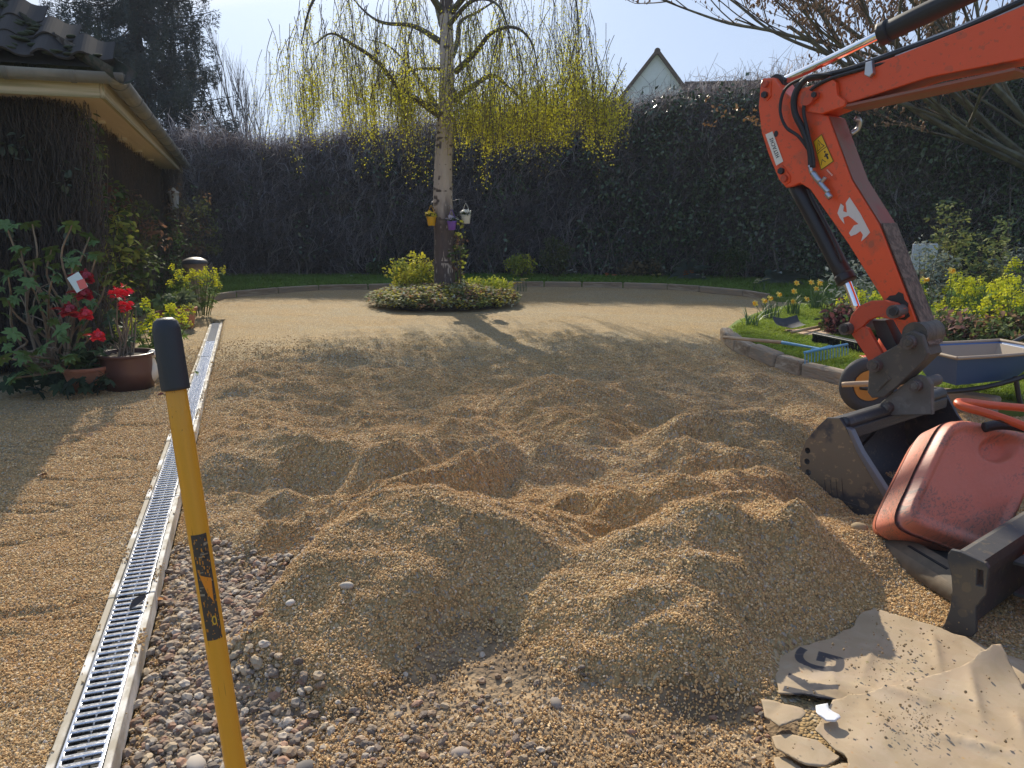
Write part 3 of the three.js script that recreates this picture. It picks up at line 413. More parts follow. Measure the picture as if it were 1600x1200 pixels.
// ---------------------------------------------------------------- the hedge
const hedgeLine = new THREE.CatmullRomCurve3([V(-11.5, 0, -16.6), V(-7.5, 0, -17.8), V(-2, 0, -18.2), V(3, 0, -17.8), V(7.5, 0, -15.8), V(11.5, 0, -12.4), V(14, 0, -8)], false, 'centripetal');
function hedgeTop(s) { return lerp(2.9, 4.1, sstep(0.1, 0.72, s)) + (fbm(s * 14, 3, 3) - 0.5) * 0.35; }
{
  const t = thing('garden_hedge', 'tall dark twiggy hedge along the far side of the garden', 'hedge', [0, 0, -17.5]), o = t.position, r = rng(61), L = hedgeLine.getLength();
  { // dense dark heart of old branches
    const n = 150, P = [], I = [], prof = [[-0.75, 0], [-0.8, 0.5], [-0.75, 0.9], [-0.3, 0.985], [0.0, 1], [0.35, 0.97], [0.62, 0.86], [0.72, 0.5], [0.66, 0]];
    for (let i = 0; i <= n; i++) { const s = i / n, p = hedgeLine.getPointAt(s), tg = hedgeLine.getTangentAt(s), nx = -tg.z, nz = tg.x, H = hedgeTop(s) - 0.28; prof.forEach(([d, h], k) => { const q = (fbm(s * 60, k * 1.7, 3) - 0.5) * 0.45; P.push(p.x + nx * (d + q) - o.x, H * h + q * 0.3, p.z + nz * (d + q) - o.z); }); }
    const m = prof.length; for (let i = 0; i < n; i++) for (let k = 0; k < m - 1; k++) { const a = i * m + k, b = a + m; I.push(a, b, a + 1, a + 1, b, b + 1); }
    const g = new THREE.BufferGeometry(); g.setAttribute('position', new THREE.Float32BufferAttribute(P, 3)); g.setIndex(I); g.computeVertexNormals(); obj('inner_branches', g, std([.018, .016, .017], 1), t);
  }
  const tw = [[], [], []], tip = [], lv = [], lc = [], lv2 = [];
  for (let i = 0; i < 4300; i++) {
    const s = r(), p = hedgeLine.getPointAt(s), tg = hedgeLine.getTangentAt(s), H = hedgeTop(s), h = Math.pow(r(), 0.9) * H, d = 0.7 + (r() - 0.45) * 0.4 - 0.3 * sstep(0.85, 1, h / H), q = V(p.x - tg.z * d, h, p.z + tg.x * d).sub(o), yaw = Math.atan2(-tg.z, tg.x);
    tw[i % 3].push(mat4(q, (r() - 0.5) * 0.6, yaw + (r() - 0.5) * 0.8, (r() - 0.5) * 1.2, 0.7 + r() * 0.8));
  }
  for (let i = 0; i < 2100; i++) { const s = r(), p = hedgeLine.getPointAt(s), tg = hedgeLine.getTangentAt(s), d = (r() - 0.4) * 1.2, q = V(p.x - tg.z * d, hedgeTop(s) - 0.3 + r() * 0.2 - Math.abs(d) * 0.16, p.z + tg.x * d).sub(o); tip.push(mat4(q, (r() - 0.5) * 0.3, r() * 6, (r() - 0.5) * 0.4, V(0.8, 0.9 + r() * 0.5, 0.8))); }
  for (let i = 0; i < 7000; i++) { // evergreen leaf through the right-hand half
    const s = Math.pow(r(), 0.75), w = fbm(s * 26, r() * 3 + 5, 3), p = hedgeLine.getPointAt(s), tg = hedgeLine.getTangentAt(s), H = hedgeTop(s), h = r() * H * 0.97; if (r() > sstep(0.36, 0.66, s + (w - 0.5) * 0.3) * 0.85 + 0.06) continue;
    const d = 0.8 + (r() - 0.4) * 0.5, q = V(p.x - tg.z * d, h, p.z + tg.x * d).sub(o); lv.push(mat4(q, r() * 6, r() * 6, r() * 6, 0.8 + r() * 0.7)); const b = 0.7 + r() * 0.6; lc.push(rgb(.075 * b, .115 * b, .055 * b));
  }
  const tm = [std([.20, .175, .18], 0.9), std([.095, .082, .088], 0.9), std([.42, .38, .37], 0.9)];
  tw.forEach((a, k) => inst('twigs', twigs(k === 2 ? 16 : 40, 0.36, k === 2 ? 0.0065 : 0.0042, 62 + k, k === 2 ? 0.8 : 0.4, 0.5), tm[k], a, null, t));
  inst('budded_tips', twigs(34, 0.2, 0.0042, 66, 2.2, 0.3), std([.12, .062, .05], 0.9), tip, null, t);
  inst('evergreen_leaves', clump(26, 0.26, s => smallLeaf(0.075 * s, 0.045 * s), 67), std([1, 1, 1], 0.25), lv, lc, t);
  const stems = []; for (let i = 0; i < 46; i++) { const s = 0.2 + r() * 0.75, p = hedgeLine.getPointAt(s), tg = hedgeLine.getTangentAt(s), b = V(p.x - tg.z * 0.95, 0, p.z + tg.x * 0.95).sub(o), h = 1.2 + r() * 2; const j = () => (r() - 0.5) * 0.5; stems.push(tube([b, b.clone().add(V(j(), h * 0.3, j() * 0.3)), b.clone().add(V(j() * 1.5, h * 0.65, j() * 0.3)), b.clone().add(V(j() * 2, h, j() * 0.4))], [0.022 + r() * 0.014, 0.012, 0.006], 5, 4)); }
  obj('bare_stems', stems, std([.20, .175, .15], 0.9), t);
}

// ---------------------------------------------------------------- birch
const BIRCH = G(695, 476); BIRCH.y = 0;
{
  const bd = -BIRCH.z, t = thing('birch_tree', 'silver birch with hanging yellow-green spring leaves in the round bed', 'tree', [BIRCH.x, 0, BIRCH.z]), o = t.position, r = rng(71);
  const at = (x, y, dz = 0) => D(x, y, bd + dz).sub(o);
  const bark = std([1, 1, 1], 0.85, { map: dataTex(512, (u, v) => { const low = 1 - sstep(0.29, 0.40, v + (tnoise(u, v, 8, 3) - 0.5) * 0.2), rough = tnoise(u * 1, v, 32, 4), band = tnoise(u, v, 8, 3) * 0.45 + 0.55 * vnoise(Math.abs(u - 0.5) * 9, v * 120), dk = sstep(0.62, 0.70, band); const pale = [.52, .43, .35], dark = [.085, .06, .05]; const k = Math.max(dk, low * sstep(0.30, 0.48, rough + 0.08)); return [0, 1, 2].map(c => toS(lerp(pale[c] * (0.85 + 0.3 * rough), dark[c] * (0.6 + rough), k))); }, true), bumpMap: grain(24), bumpScale: 0.02 });
  const trunkPts = [[694, 486], [695, 440], [694, 380], [692, 300], [694, 220], [698, 130], [698, 60], [697, 0]].map(p => at(...p)); trunkPts[0].y = -0.05; const topv = trunkPts[7]; trunkPts.push(topv.clone().add(V(0.05, 1.2, 0.1)), topv.clone().add(V(0.2, 2.8, 0)), topv.clone().add(V(0.1, 4.0, 0.1)));
  const tg = tube(trunkPts, [0.215, 0.165, 0.155, 0.145, 0.125, 0.108, 0.1, 0.09, 0.075, 0.05, 0.015], 18, 6); { const p = tg.attributes.position, u = tg.attributes.uv; for (let i = 0; i < p.count; i++) u.setXY(i, (i % 19) / 18, p.getY(i) / 4.2); const q = V(0, 0, 0); for (let i = 0; i < p.count; i++) { const k = 1 + (fbm(p.getX(i) * 14 + p.getZ(i) * 9, p.getY(i) * 6, 3) - 0.5) * 0.10; p.setX(i, p.getX(i) * k); } tg.computeVertexNormals(); }
  obj('trunk', tg, bark, t);
  const barkDark = std([1, 1, 1], 0.9, { map: mottled([.075, .06, .045], [.12, .115, .05], 8) });
  const limbs = [
    [[690, 182, 0], [662, 162, -.3], [626, 139, -.5], [587, 94, -.8], [552, 70, -1], [518, 52, -1.1], [490, 70, -1.1]],
    [[690, 66, 0], [662, 48, .2], [640, 39, .4], [602, 36, .6], [580, 26, .8], [554, 0, 1], [530, -40, 1.1]],
    [[708, 156, 0], [737, 135, .2], [771, 118, .4], [797, 139, .6], [827, 161, .7], [868, 166, .8]],
    [[712, 112, 0], [745, 79, -.3], [767, 52, -.5], [805, 43, -.8], [831, 67, -1], [842, 127, -1.1]],
    [[706, 88, 0], [715, 62, .3], [719, 34, .5], [745, 19, .7], [775, 0, .9], [815, -30, 1.1]],
    [[684, 170, 0], [662, 135, .5], [640, 105, .9], [606, 71, 1.3], [570, 60, 1.5]],
    [[688, 108, 0], [659, 107, .5], [625, 116, .9], [584, 135, 1.2]],
    [[704, 20, 0], [760, -40, -.6], [850, -80, -1], [895, -20, -1.2], [905, 60, -1.2]],
    [[692, 20, 0], [640, -50, -.5], [560, -60, -1.2], [490, 0, -1.5], [470, 70, -1.6]],
    [[708, 140, 0], [722, 162, 1], [760, 168, 1.6], [810, 172, 2.0]],
    [[690, 40, 0], [670, -20, 1.2], [640, -30, 2.0], [610, 40, 2.4]],
    [[700, 40, 0], [740, 0, -1.2], [780, 10, -2], [800, 60, -2.3]],
  ];
  const R0 = [.062, .05, .055, .05, .048, .042, .032, .05, .055, .03, .04, .04];
  limbs.forEach((l, i) => obj('limb', tube(l.map(p => at(...p)), [R0[i], R0[i] * 0.72, R0[i] * 0.5, R0[i] * 0.3, R0[i] * 0.12], 7, 5), barkDark, t));
  // hanging strands: several kinds, hung from limbs and through the crown
  const strand = (len, nl, seed, ls) => { const q = rng(seed), pts = [V(0, 0, 0)], tw = [], lf = []; let p = V(0, 0, 0); const n = 7, dx = (q() - 0.5) * 0.12, dz = (q() - 0.5) * 0.12; for (let i = 1; i <= n; i++) { p = p.clone().add(V(dx / (i * 0.6) + (q() - 0.5) * 0.05, -len / n, dz / (i * 0.6) + (q() - 0.5) * 0.05)); pts.push(p); } tw.push(tube(pts, [0.005, 0.0035, 0.002], 3, 2, false)); const c = new THREE.CatmullRomCurve3(pts); for (let i = 0; i < nl; i++) { const s = 0.12 + 0.88 * q(), a = c.getPoint(s), side = V((q() - 0.5) * 0.13, (q() - 0.5) * 0.06, (q() - 0.5) * 0.13); if (i % 4 === 0) tw.push(tube([a, a.clone().addScaledVector(side, 0.6), a.clone().add(side).add(V(0, -0.05, 0))], 0.0016, 3, 1, false)); lf.push(smallLeaf(ls * (0.7 + q() * 0.7), ls * 0.72).applyMatrix4(mat4(a.clone().add(side), 0.6 + q() * 1.4, q() * 6.28, (q() - 0.5)))); } return [merge(tw), merge(lf)]; };
  const kinds = [[0.75, 40, 0.024], [1.1, 44, 0.022], [1.5, 48, 0.021], [0.5, 52, 0.03]].map(([l, n, s], i) => strand(l, n, 80 + i, s)), ms = kinds.map(() => []), lm = kinds.map(() => []), lc = kinds.map(() => []);
  const add = (p, k, leafy = 1) => { const M = mat4(p, 0, r() * 6.28, 0, 0.8 + r() * 0.4); ms[k].push(M); if (r() < leafy) { lm[k].push(M); const b = 0.8 + r() * 0.45; lc[k].push(rgb(.56 * b, .53 * b, .045 * b)); } };
  const len = [0.75, 1.1, 1.5, 0.5];
  limbs.forEach(l => { const c = new THREE.CatmullRomCurve3(l.map(p => at(...p))); for (let i = 0; i < 20; i++) { const p = c.getPoint(0.25 + 0.75 * r()).add(V((r() - 0.5) * 0.3, r() * 0.1, (r() - 0.5) * 0.3)), k = Math.floor(r() * 3); if (p.y - len[k] > 1.95) add(p, k); } });
  for (let i = 0; i < 370; i++) { // crown envelope
    const a = r() * 6.283, q = 2.55 * Math.sqrt(0.08 + 0.92 * r()), x = Math.cos(a) * q + (Math.cos(a) > 0 ? 0.15 : 0), z = Math.sin(a) * q * 0.85, k = Math.floor(r() * 3), top = 4.9 - 0.22 * q * q + (r() - 0.5) * 0.9; const h = lerp(2.4 + len[k], top, r()); if (h - len[k] < 1.95) continue; add(V(x, h, z), k);
  }
  for (let i = 0; i < 560; i++) { // the low fringe, thicker to the right
    const right = r() < 0.64, x = right ? 0.2 + r() * 2.35 : -2.0 + r() * 2.0, z = (r() - 0.35) * 2.2; const k = r() < 0.55 ? 3 : 0, gapL = x < -0.95 && r() < 0.6; if (gapL) continue;
    const bottom = right ? 2.16 + 0.35 * Math.abs(fbm(x * 3, 4, 2)) * 1.6 + r() * 0.35 : 2.3 + 0.5 * fbm(x * 3, 8, 2) + r() * 0.4; add(V(x, bottom + len[k], z), k);
  }
  for (let i = 0; i < 46; i++) { const x = 1.72 + r() * 0.62, p = V(x, 4.0 + r() * 1.3, -1.2 + (r() - 0.5) * 0.5); add(p, 1 + (i % 2), 0.35); }
  const lmMat = new THREE.MeshPhysicalMaterial({ color: rgb(1, 1, 1), roughness: 0.9, specularIntensity: 0.2, transmission: 0.55, thickness: 0, side: THREE.DoubleSide }), twM = std([.09, .065, .045], 0.9);
  kinds.forEach(([a, b], k) => { inst('hanging_twigs', a, twM, ms[k], null, t); inst('leaves', b, lmMat, lm[k], lc[k], t); });
}

// ---------------------------------------------------------------- planting round the birch
const ivyA = clump(34, 0.13, s => leaf(0.045 * s, 0.04 * s, 0.15, 0.1), 101), ivyB = clump(30, 0.12, s => leaf(0.05 * s, 0.028 * s, 0.2, 0.2), 102);
const varied = (mats, cols, pal, r) => mats.map(() => { const c = pal[Math.floor(r() * pal.length)], b = 0.8 + r() * 0.4; return rgb(c[0] * b, c[1] * b, c[2] * b); });
const leafWhite = new THREE.MeshPhysicalMaterial({ color: rgb(1, 1, 1), roughness: 0.85, specularIntensity: 0.25, transmission: 0.4, thickness: 0, side: THREE.DoubleSide });
{
  const t = thing('ground_cover', 'low round mound of variegated ivy at the foot of the birch', 'plant', [BIRCH.x, 0, BIRCH.z]), r = rng(103), a = [], b = [];
  const c = new THREE.SphereGeometry(1, 28, 10, 0, Math.PI * 2, 0, Math.PI / 2), p = c.attributes.position; for (let i = 0; i < p.count; i++) { const k = 0.9 + 0.2 * fbm(p.getX(i) * 3, p.getZ(i) * 3, 2); p.setXYZ(i, p.getX(i) * 0.9 * k, p.getY(i) * 0.22 * k, p.getZ(i) * 0.86 * k); } c.computeVertexNormals(); obj('soil', c, std([.05, .04, .028], 1), t);
  for (let i = 0; i < 800; i++) { const an = r() * 6.283, q = 1.13 * Math.sqrt(r()), h = 0.03 + 0.25 * Math.sqrt(Math.max(0, 1 - (q / 1.18) ** 2)) * (0.8 + 0.5 * fbm(Math.cos(an) * q * 3, Math.sin(an) * q * 3, 2)); (r() < 0.6 ? a : b).push(mat4(V(Math.cos(an) * q, h, Math.sin(an) * q * 0.96), 0, r() * 6, 0, V(0.9, 0.7, 0.9))); }
  inst('ivy_leaves', ivyA, leafWhite, a, varied(a, null, [[.20, .24, .07], [.42, .42, .24], [.12, .15, .05], [.34, .20, .10], [.50, .45, .08]], r), t);
  inst('pale_leaves', ivyB, leafWhite, b, varied(b, null, [[.55, .55, .38], [.24, .28, .09], [.55, .46, .08], [.36, .22, .13]], r), t);
}
function shrub(name, label, pos, size, pal, seed, geo = ivyA, n = 60, group, stems = true) {
  const t = thing(name, label, 'shrub', pos, 0, group), r = rng(seed), a = [], st = [];
  for (let i = 0; i < n; i++) { const an = r() * 6.283, c = r() * 2 - 1, q = Math.cbrt(r()), s = Math.sqrt(1 - c * c); a.push(mat4(V(q * s * Math.cos(an) * size[0], size[1] * (0.55 + 0.45 * q * c), q * s * Math.sin(an) * size[2]), r() - 0.5, r() * 6, r() - 0.5, 0.7 + r() * 0.6)); }
  if (stems) { for (let i = 0; i < 9; i++) { const an = r() * 6.283; st.push(tube([V(Math.cos(an) * 0.04, 0, Math.sin(an) * 0.04), V(Math.cos(an) * size[0] * 0.35, size[1] * 0.4, Math.sin(an) * size[2] * 0.35), V(Math.cos(an) * size[0] * 0.7, size[1] * 0.85, Math.sin(an) * size[2] * 0.7)], [0.008, 0.005, 0.002], 4, 3)); } obj('stems', st, std([.12, .09, .06], 0.9), t); }
  inst('leaves', geo, leafWhite, a, varied(a, null, pal, r), t); return t;
}
const YG = [[.55, .54, .05], [.42, .46, .045], [.62, .56, .06], [.25, .3, .05]], GR = [[.06, .10, .03], [.09, .14, .04], [.045, .08, .028]], MX = [[.07, .11, .03], [.14, .18, .05], [.28, .30, .05], [.17, .09, .06]];
shrub('golden_shrub', 'yellow-leaved shrub rising at the left back of the round bed', [BIRCH.x - 0.55, 0.1, BIRCH.z - 0.35], [0.36, 0.62, 0.3], YG, 111, ivyB, 60);
shrub('golden_shrub', 'yellow-leaved low shrub at the right side of the round bed', [BIRCH.x + 0.68, 0.12, BIRCH.z - 0.1], [0.42, 0.26, 0.3], YG, 112, ivyB, 40);
shrub('climbing_shoot', 'thin leafy shoot climbing just right of the birch trunk', [BIRCH.x + 0.24, 0.1, BIRCH.z + 0.1], [0.09, 1.15, 0.09], MX, 113, clump(9, 0.1, s => leaf(0.05 * s, 0.035 * s), 114), 22);

// ---------------------------------------------------------------- hanging pots on the birch
{
  const pot = (px, py, color, flower, label, w, dz, cen) => {
    const c = D(px, py, -BIRCH.z + dz), t = thing('hanging_pot', label, 'flower pot', [c.x, c.y - 0.07, c.z], 0, 'little pots hung on the birch trunk'), r = rng(px), m = std(color, 0.45);
    obj('pot', new THREE.LatheGeometry([[0.001, 0], [w * 0.36, 0], [w * 0.47, 0.115], [w * 0.52, 0.117], [w * 0.52, 0.135], [w * 0.46, 0.135], [w * 0.44, 0.118], [0.001, 0.115]].map(p => new THREE.Vector2(...p)), 24), m, t);
    obj('handle', tube([V(-w * 0.5, 0.13, 0), V(-w * 0.2, 0.24, 0), V(0, 0.3, 0), V(w * 0.2, 0.24, 0), V(w * 0.5, 0.13, 0)], 0.004, 5, 5), m, t);
    const a = [], f = []; for (let i = 0; i < 16; i++) { const an = r() * 6.28, q = w * 0.5 * Math.sqrt(r()); a.push(mat4(V(Math.cos(an) * q, 0.14 + r() * 0.02, Math.sin(an) * q), 0, r() * 6, 0, 0.35)); f.push(mat4(V(Math.cos(an) * q * 1.2, 0.155 + r() * 0.045, Math.sin(an) * q * 1.2), r(), r() * 6, r(), 1)); }
    inst('leaves', ivyA, leafWhite, a, varied(a, null, GR, r), t); inst('flowers', rosette(5, 0.034, 0.03, 0.5, 7), leafMat(flower, 0.25), f, null, t);
    const hookTop = cen.clone().sub(t.position); obj('hook_wire', tube([V(0, 0.295, 0), V(0, 0.33, 0), V(hookTop.x * 0.5, 0.36, hookTop.z * 0.5), V(hookTop.x, 0.31, hookTop.z)], 0.003, 5, 6), std([.4, .4, .42], 0.4, { metalness: 0.6 }), t);
  };
  pot(674, 345, [.72, .40, .01], [.80, .62, .02], 'yellow hanging pot of yellow flowers left of the birch trunk', 0.15, -0.12, V(BIRCH.x - 0.1, 0, BIRCH.z));
  pot(706, 352, [.20, .085, .42], [.55, .5, .62], 'purple hanging pot with pale flowers against the birch trunk', 0.145, -0.26, V(BIRCH.x + 0.08, 0, BIRCH.z + 0.1));
  pot(728, 342, [.70, .68, .60], [.82, .82, .76], 'white hanging pot of white flowers right of the birch trunk', 0.155, 0.0, V(BIRCH.x + 0.1, 0, BIRCH.z));
}

// ---------------------------------------------------------------- trees and house beyond the hedge
{ // spruce
  const b = D(246, 240, 25); b.y = -0.1; const t = thing('spruce_tree', 'tall dark drooping spruce behind the bungalow roof', 'tree', [b.x, b.y, b.z]), r = rng(121), br = [], sp = [];
  obj('trunk', tube([V(0, 0, 0), V(-0.1, 3, 0), V(-0.25, 6, 0), V(-0.5, 10, 0), V(-0.5, 14, 0)], [0.3, 0.24, 0.17, 0.12, 0.03], 9, 4), std([.045, .036, .03], 0.95), t);
  for (let i = 0; i < 210; i++) {
    const h = 2.0 + 11.5 * (i / 210) + r() * 0.3, an = i * 2.4 + r(), L = (3.9 - 0.2 * h) * (0.7 + 0.45 * r()), cx = -0.04 * h, dir = V(Math.cos(an), 0, Math.sin(an)), p0 = V(cx, h, 0), p1 = p0.clone().addScaledVector(dir, L * 0.5).add(V(0, -L * 0.20, 0)), p2 = p0.clone().addScaledVector(dir, L).add(V(0, -L * 0.12, 0));
    br.push(tube([p0, p1, p2], [0.035, 0.022, 0.007], 4, 3, false)); const c = new THREE.CatmullRomCurve3([p0, p1, p2]); const n = Math.ceil(L * 14);
    for (let k = 0; k < n; k++) { const s = 0.18 + 0.85 * k / n; if (s > 1.02) continue; sp.push(mat4(c.getPoint(Math.min(1, s)).add(V((r() - 0.5) * 0.35, -0.02, (r() - 0.5) * 0.35)), (r() - 0.5) * 0.7, r() * 6.28, (r() - 0.5) * 0.7, 0.6 + r() * 0.7)); }
  }
  obj('branches', br, std([.05, .04, .032], 0.95), t);
  const q = rng(122), ng = []; for (let i = 0; i < 36; i++) { const y = -q() * 0.55, a = q() * 6.28; ng.push(smallLeaf(0.15, 0.024).applyMatrix4(mat4(V(Math.cos(a) * 0.03, y, Math.sin(a) * 0.03), 0.4 + q() * 1.0, a, 0))); }
  inst('needle_sprays', merge(ng), std([.028, .04, .034], 0.8), sp, null, t); console.log('spruce sprays', sp.length);
}
function bareTree(name, label, base, H, spread, seed, col, depth = 5, rad = 0.09, lean = V(0, 0, 0), cat = 'tree', cnt = 4) {
  const t = thing(name, label, cat, [base.x, base.y, base.z]), r = rng(seed), limb = [], fine = [];
  const grow = (p, d, L, R, lv) => { const pts = [p]; let q = p, v = d.clone(); for (let i = 0; i < 3; i++) { v.add(V((r() - 0.5) * 0.35, 0.06 + (r() - 0.5) * 0.25, (r() - 0.5) * 0.35)).normalize(); q = q.clone().addScaledVector(v, L / 3); pts.push(q); } (lv < 2 ? limb : fine).push(tube(pts, [R, R * 0.62], lv < 2 ? 6 : 3, lv < 2 ? 3 : 2, false)); if (lv >= depth) return; const n = lv === 0 ? cnt + 3 : cnt; for (let i = 0; i < n; i++) { const k = lv === 0 ? 0.35 + 0.65 * i / n : 0.3 + 0.7 * (i + r()) / n, pp = new THREE.CatmullRomCurve3(pts).getPoint(Math.min(1, k)); const nd = v.clone().add(V((r() - 0.5) * spread, (r() - 0.2) * spread * 0.6, (r() - 0.5) * spread)).add(lean).normalize(); grow(pp, nd, L * (0.52 + r() * 0.2), R * 0.5, lv + 1); } };
  grow(V(0, 0, 0), V(0, 1, 0), H * 0.55, rad, 0); obj('trunk', limb, std(col, 0.95), t); const f = obj('crown', fine, std(col, 0.95), t); return t;
}
{ const b = D(412, 215, 27); b.y = 0; bareTree('bare_tree', 'small leafless tree standing behind the hedge beside the spruce', b, 6.9, 0.75, 131, [.14, .12, .12], 4, 0.075, V(0, 0.35, 0)); }
{ const b = D(475, 215, 26); b.y = 0; bareTree('bare_tree', 'thin bare tree behind the hedge at the birch\'s left edge', b, 5.2, 0.9, 132, [.16, .14, .13], 4, 0.05, V(0, 0.3, 0)); }
{ const b = D(545, 215, 25); b.y = 0; bareTree('bare_tree', 'thin bare tree behind the hedge hidden among birch strands', b, 5.0, 0.9, 133, [.15, .13, .12], 4, 0.05, V(0, 0.3, 0)); }
{ // house with a pale gable
  const ap = D(1023, 84, 34), l = D(952, 168, 34), rr = D(1096, 152, 34), w = (rr.x - l.x) / 2, cx = (rr.x + l.x) / 2, eh = l.y - 0.3;
  const t = thing('gabled_house', 'house with pale rendered gable and brown tiled roof beyond the hedge', 'house', [cx, 0, -34], -0.12), hgt = ap.y, s = new THREE.Shape([[-w, 0], [w, 0], [w, eh], [0, hgt], [-w, eh]].map(p => new THREE.Vector2(...p)));
  obj('gable_wall', new THREE.ExtrudeGeometry(s, { depth: 9, bevelEnabled: false }).translate(0, 0, -9), std([1, 1, 1], 0.9, { map: mottled([.70, .69, .67], [.78, .77, .75], 3) }), t);
  const tileM = std([1, 1, 1], 0.95, { map: mottled([.10, .065, .045], [.19, .12, .08], 20), bumpMap: grain(30), bumpScale: 0.03 }), L = Math.hypot(w, hgt - eh) + 0.25, an = Math.atan2(hgt - eh, w);
  const rf = obj('roof', [box(L, 0.12, 9.3, 0, 0, 0).rotateZ(an).translate(-w / 2 - 0.08, (eh + hgt) / 2 + 0.02, -4.45), box(L, 0.12, 9.3, 0, 0, 0).rotateZ(-an).translate(w / 2 + 0.08, (eh + hgt) / 2 + 0.02, -4.45)], tileM, t);
  const ridgeG = new THREE.CylinderGeometry(0.13, 0.13, 0.44, 10).rotateX(Math.PI / 2); for (let i = 0; i < 20; i++) { const k = obj('ridge_tile', ridgeG, tileM, rf); k.position.set(0, hgt + 0.08, -0.03 - i * 0.45); }
  const P = V(w * 0.9 + 3.8, 0, -5); obj('side_wing', [box(7.6, eh + 0.2, 5, P.x, (eh + 0.2) / 2, P.z)], std([.44, .43, .41], 0.9), t);
  obj('wing_roof', [box(7.8, 0.12, 3.6, 0, 0, 0).rotateX(0.62).translate(P.x, eh + 1.05, P.z + 1.35), box(7.8, 0.12, 3.6, 0, 0, 0).rotateX(-0.62).translate(P.x, eh + 1.05, P.z - 1.35)], tileM, t);
}
{ // magnolia-like tree at the right, branches reaching left over the hedge
  const base = V(9.6, 0, -13.2), t = thing('budding_tree', 'leafless budding tree with long branches spreading in from the right', 'tree', [base.x, 0, base.z]), r = rng(141), limb = [], fine = [], buds = [];
  const grow = (p, d, L, R, lv, up) => { const pts = [p]; let q = p, v = d.clone(); for (let i = 0; i < 4; i++) { v.add(V((r() - 0.5) * 0.3, up + (r() - 0.5) * 0.22, (r() - 0.5) * 0.3)).normalize(); q = q.clone().addScaledVector(v, L / 4); pts.push(q); } (lv < 2 ? limb : fine).push(tube(pts, [R, R * 0.8, R * 0.45], lv < 2 ? 6 : 3, lv < 2 ? 3 : 2, false)); if (lv >= 2) { const nb = lv >= 3 ? 3 : 1; for (let i = 0; i < nb; i++) buds.push(mat4(i ? pts[1 + Math.floor(r() * 3)] : q, r(), r() * 6, r(), 0.7 + r() * 0.7)); } if (lv >= 4) return; const n = lv === 0 ? 7 : lv === 1 ? 5 : 3, c = new THREE.CatmullRomCurve3(pts); for (let i = 0; i < n; i++) { const k = Math.min(1, 0.22 + 0.78 * (i + r()) / n), nd = v.clone().add(V((r() - 0.5) * 1.3, (r() - 0.35) * 0.9, (r() - 0.5) * 1.3)).normalize(); grow(c.getPoint(k), nd, L * (0.42 + r() * 0.16), R * 0.48, lv + 1, 0.05); } };
  const fork = V(-0.3, 1.9, 0); obj('trunk', tube([V(0, -0.1, 0), V(-0.1, 1, 0), fork], [0.2, 0.17, 0.15], 10, 4), std([.11, .10, .075], 0.95), t);
  for (const [x, y, z, L] of [[-0.93, 0.42, 0.1, 5.4], [-0.85, 0.62, -0.2, 5.2], [-0.7, 0.8, 0.3, 5.0], [-0.4, 1, -0.2, 4.6], [0.5, 0.7, 0, 3.5], [-0.95, 0.3, 0.12, 4.2]]) grow(fork, V(x, y, z).normalize(), L, 0.06, 0, 0.0);
  obj('limbs', limb, std([1, 1, 1], 0.95, { map: mottled([.10, .085, .05], [.17, .155, .09], 9) }), t); obj('twigs', fine, std([.12, .085, .055], 0.9), t);
  const g = new THREE.SphereGeometry(1, 6, 5).scale(0.014, 0.034, 0.014); inst('buds', clean(g), std([.30, .17, .09], 0.7), buds, null, t); console.log('buds', buds.length);
  const lv = []; for (let i = 0; i < 22; i++) { const p = D(1085 + r() * 130, 150 + r() * 50, 12.6 + r()).sub(t.position); lv.push(mat4(p, r() * 3, r() * 6, r(), 1)); }
  inst('dry_leaves', clump(5, 0.07, s => leaf(0.06 * s, 0.03 * s), 143), leafMat([.38, .2, .07]), lv, null, t);
}

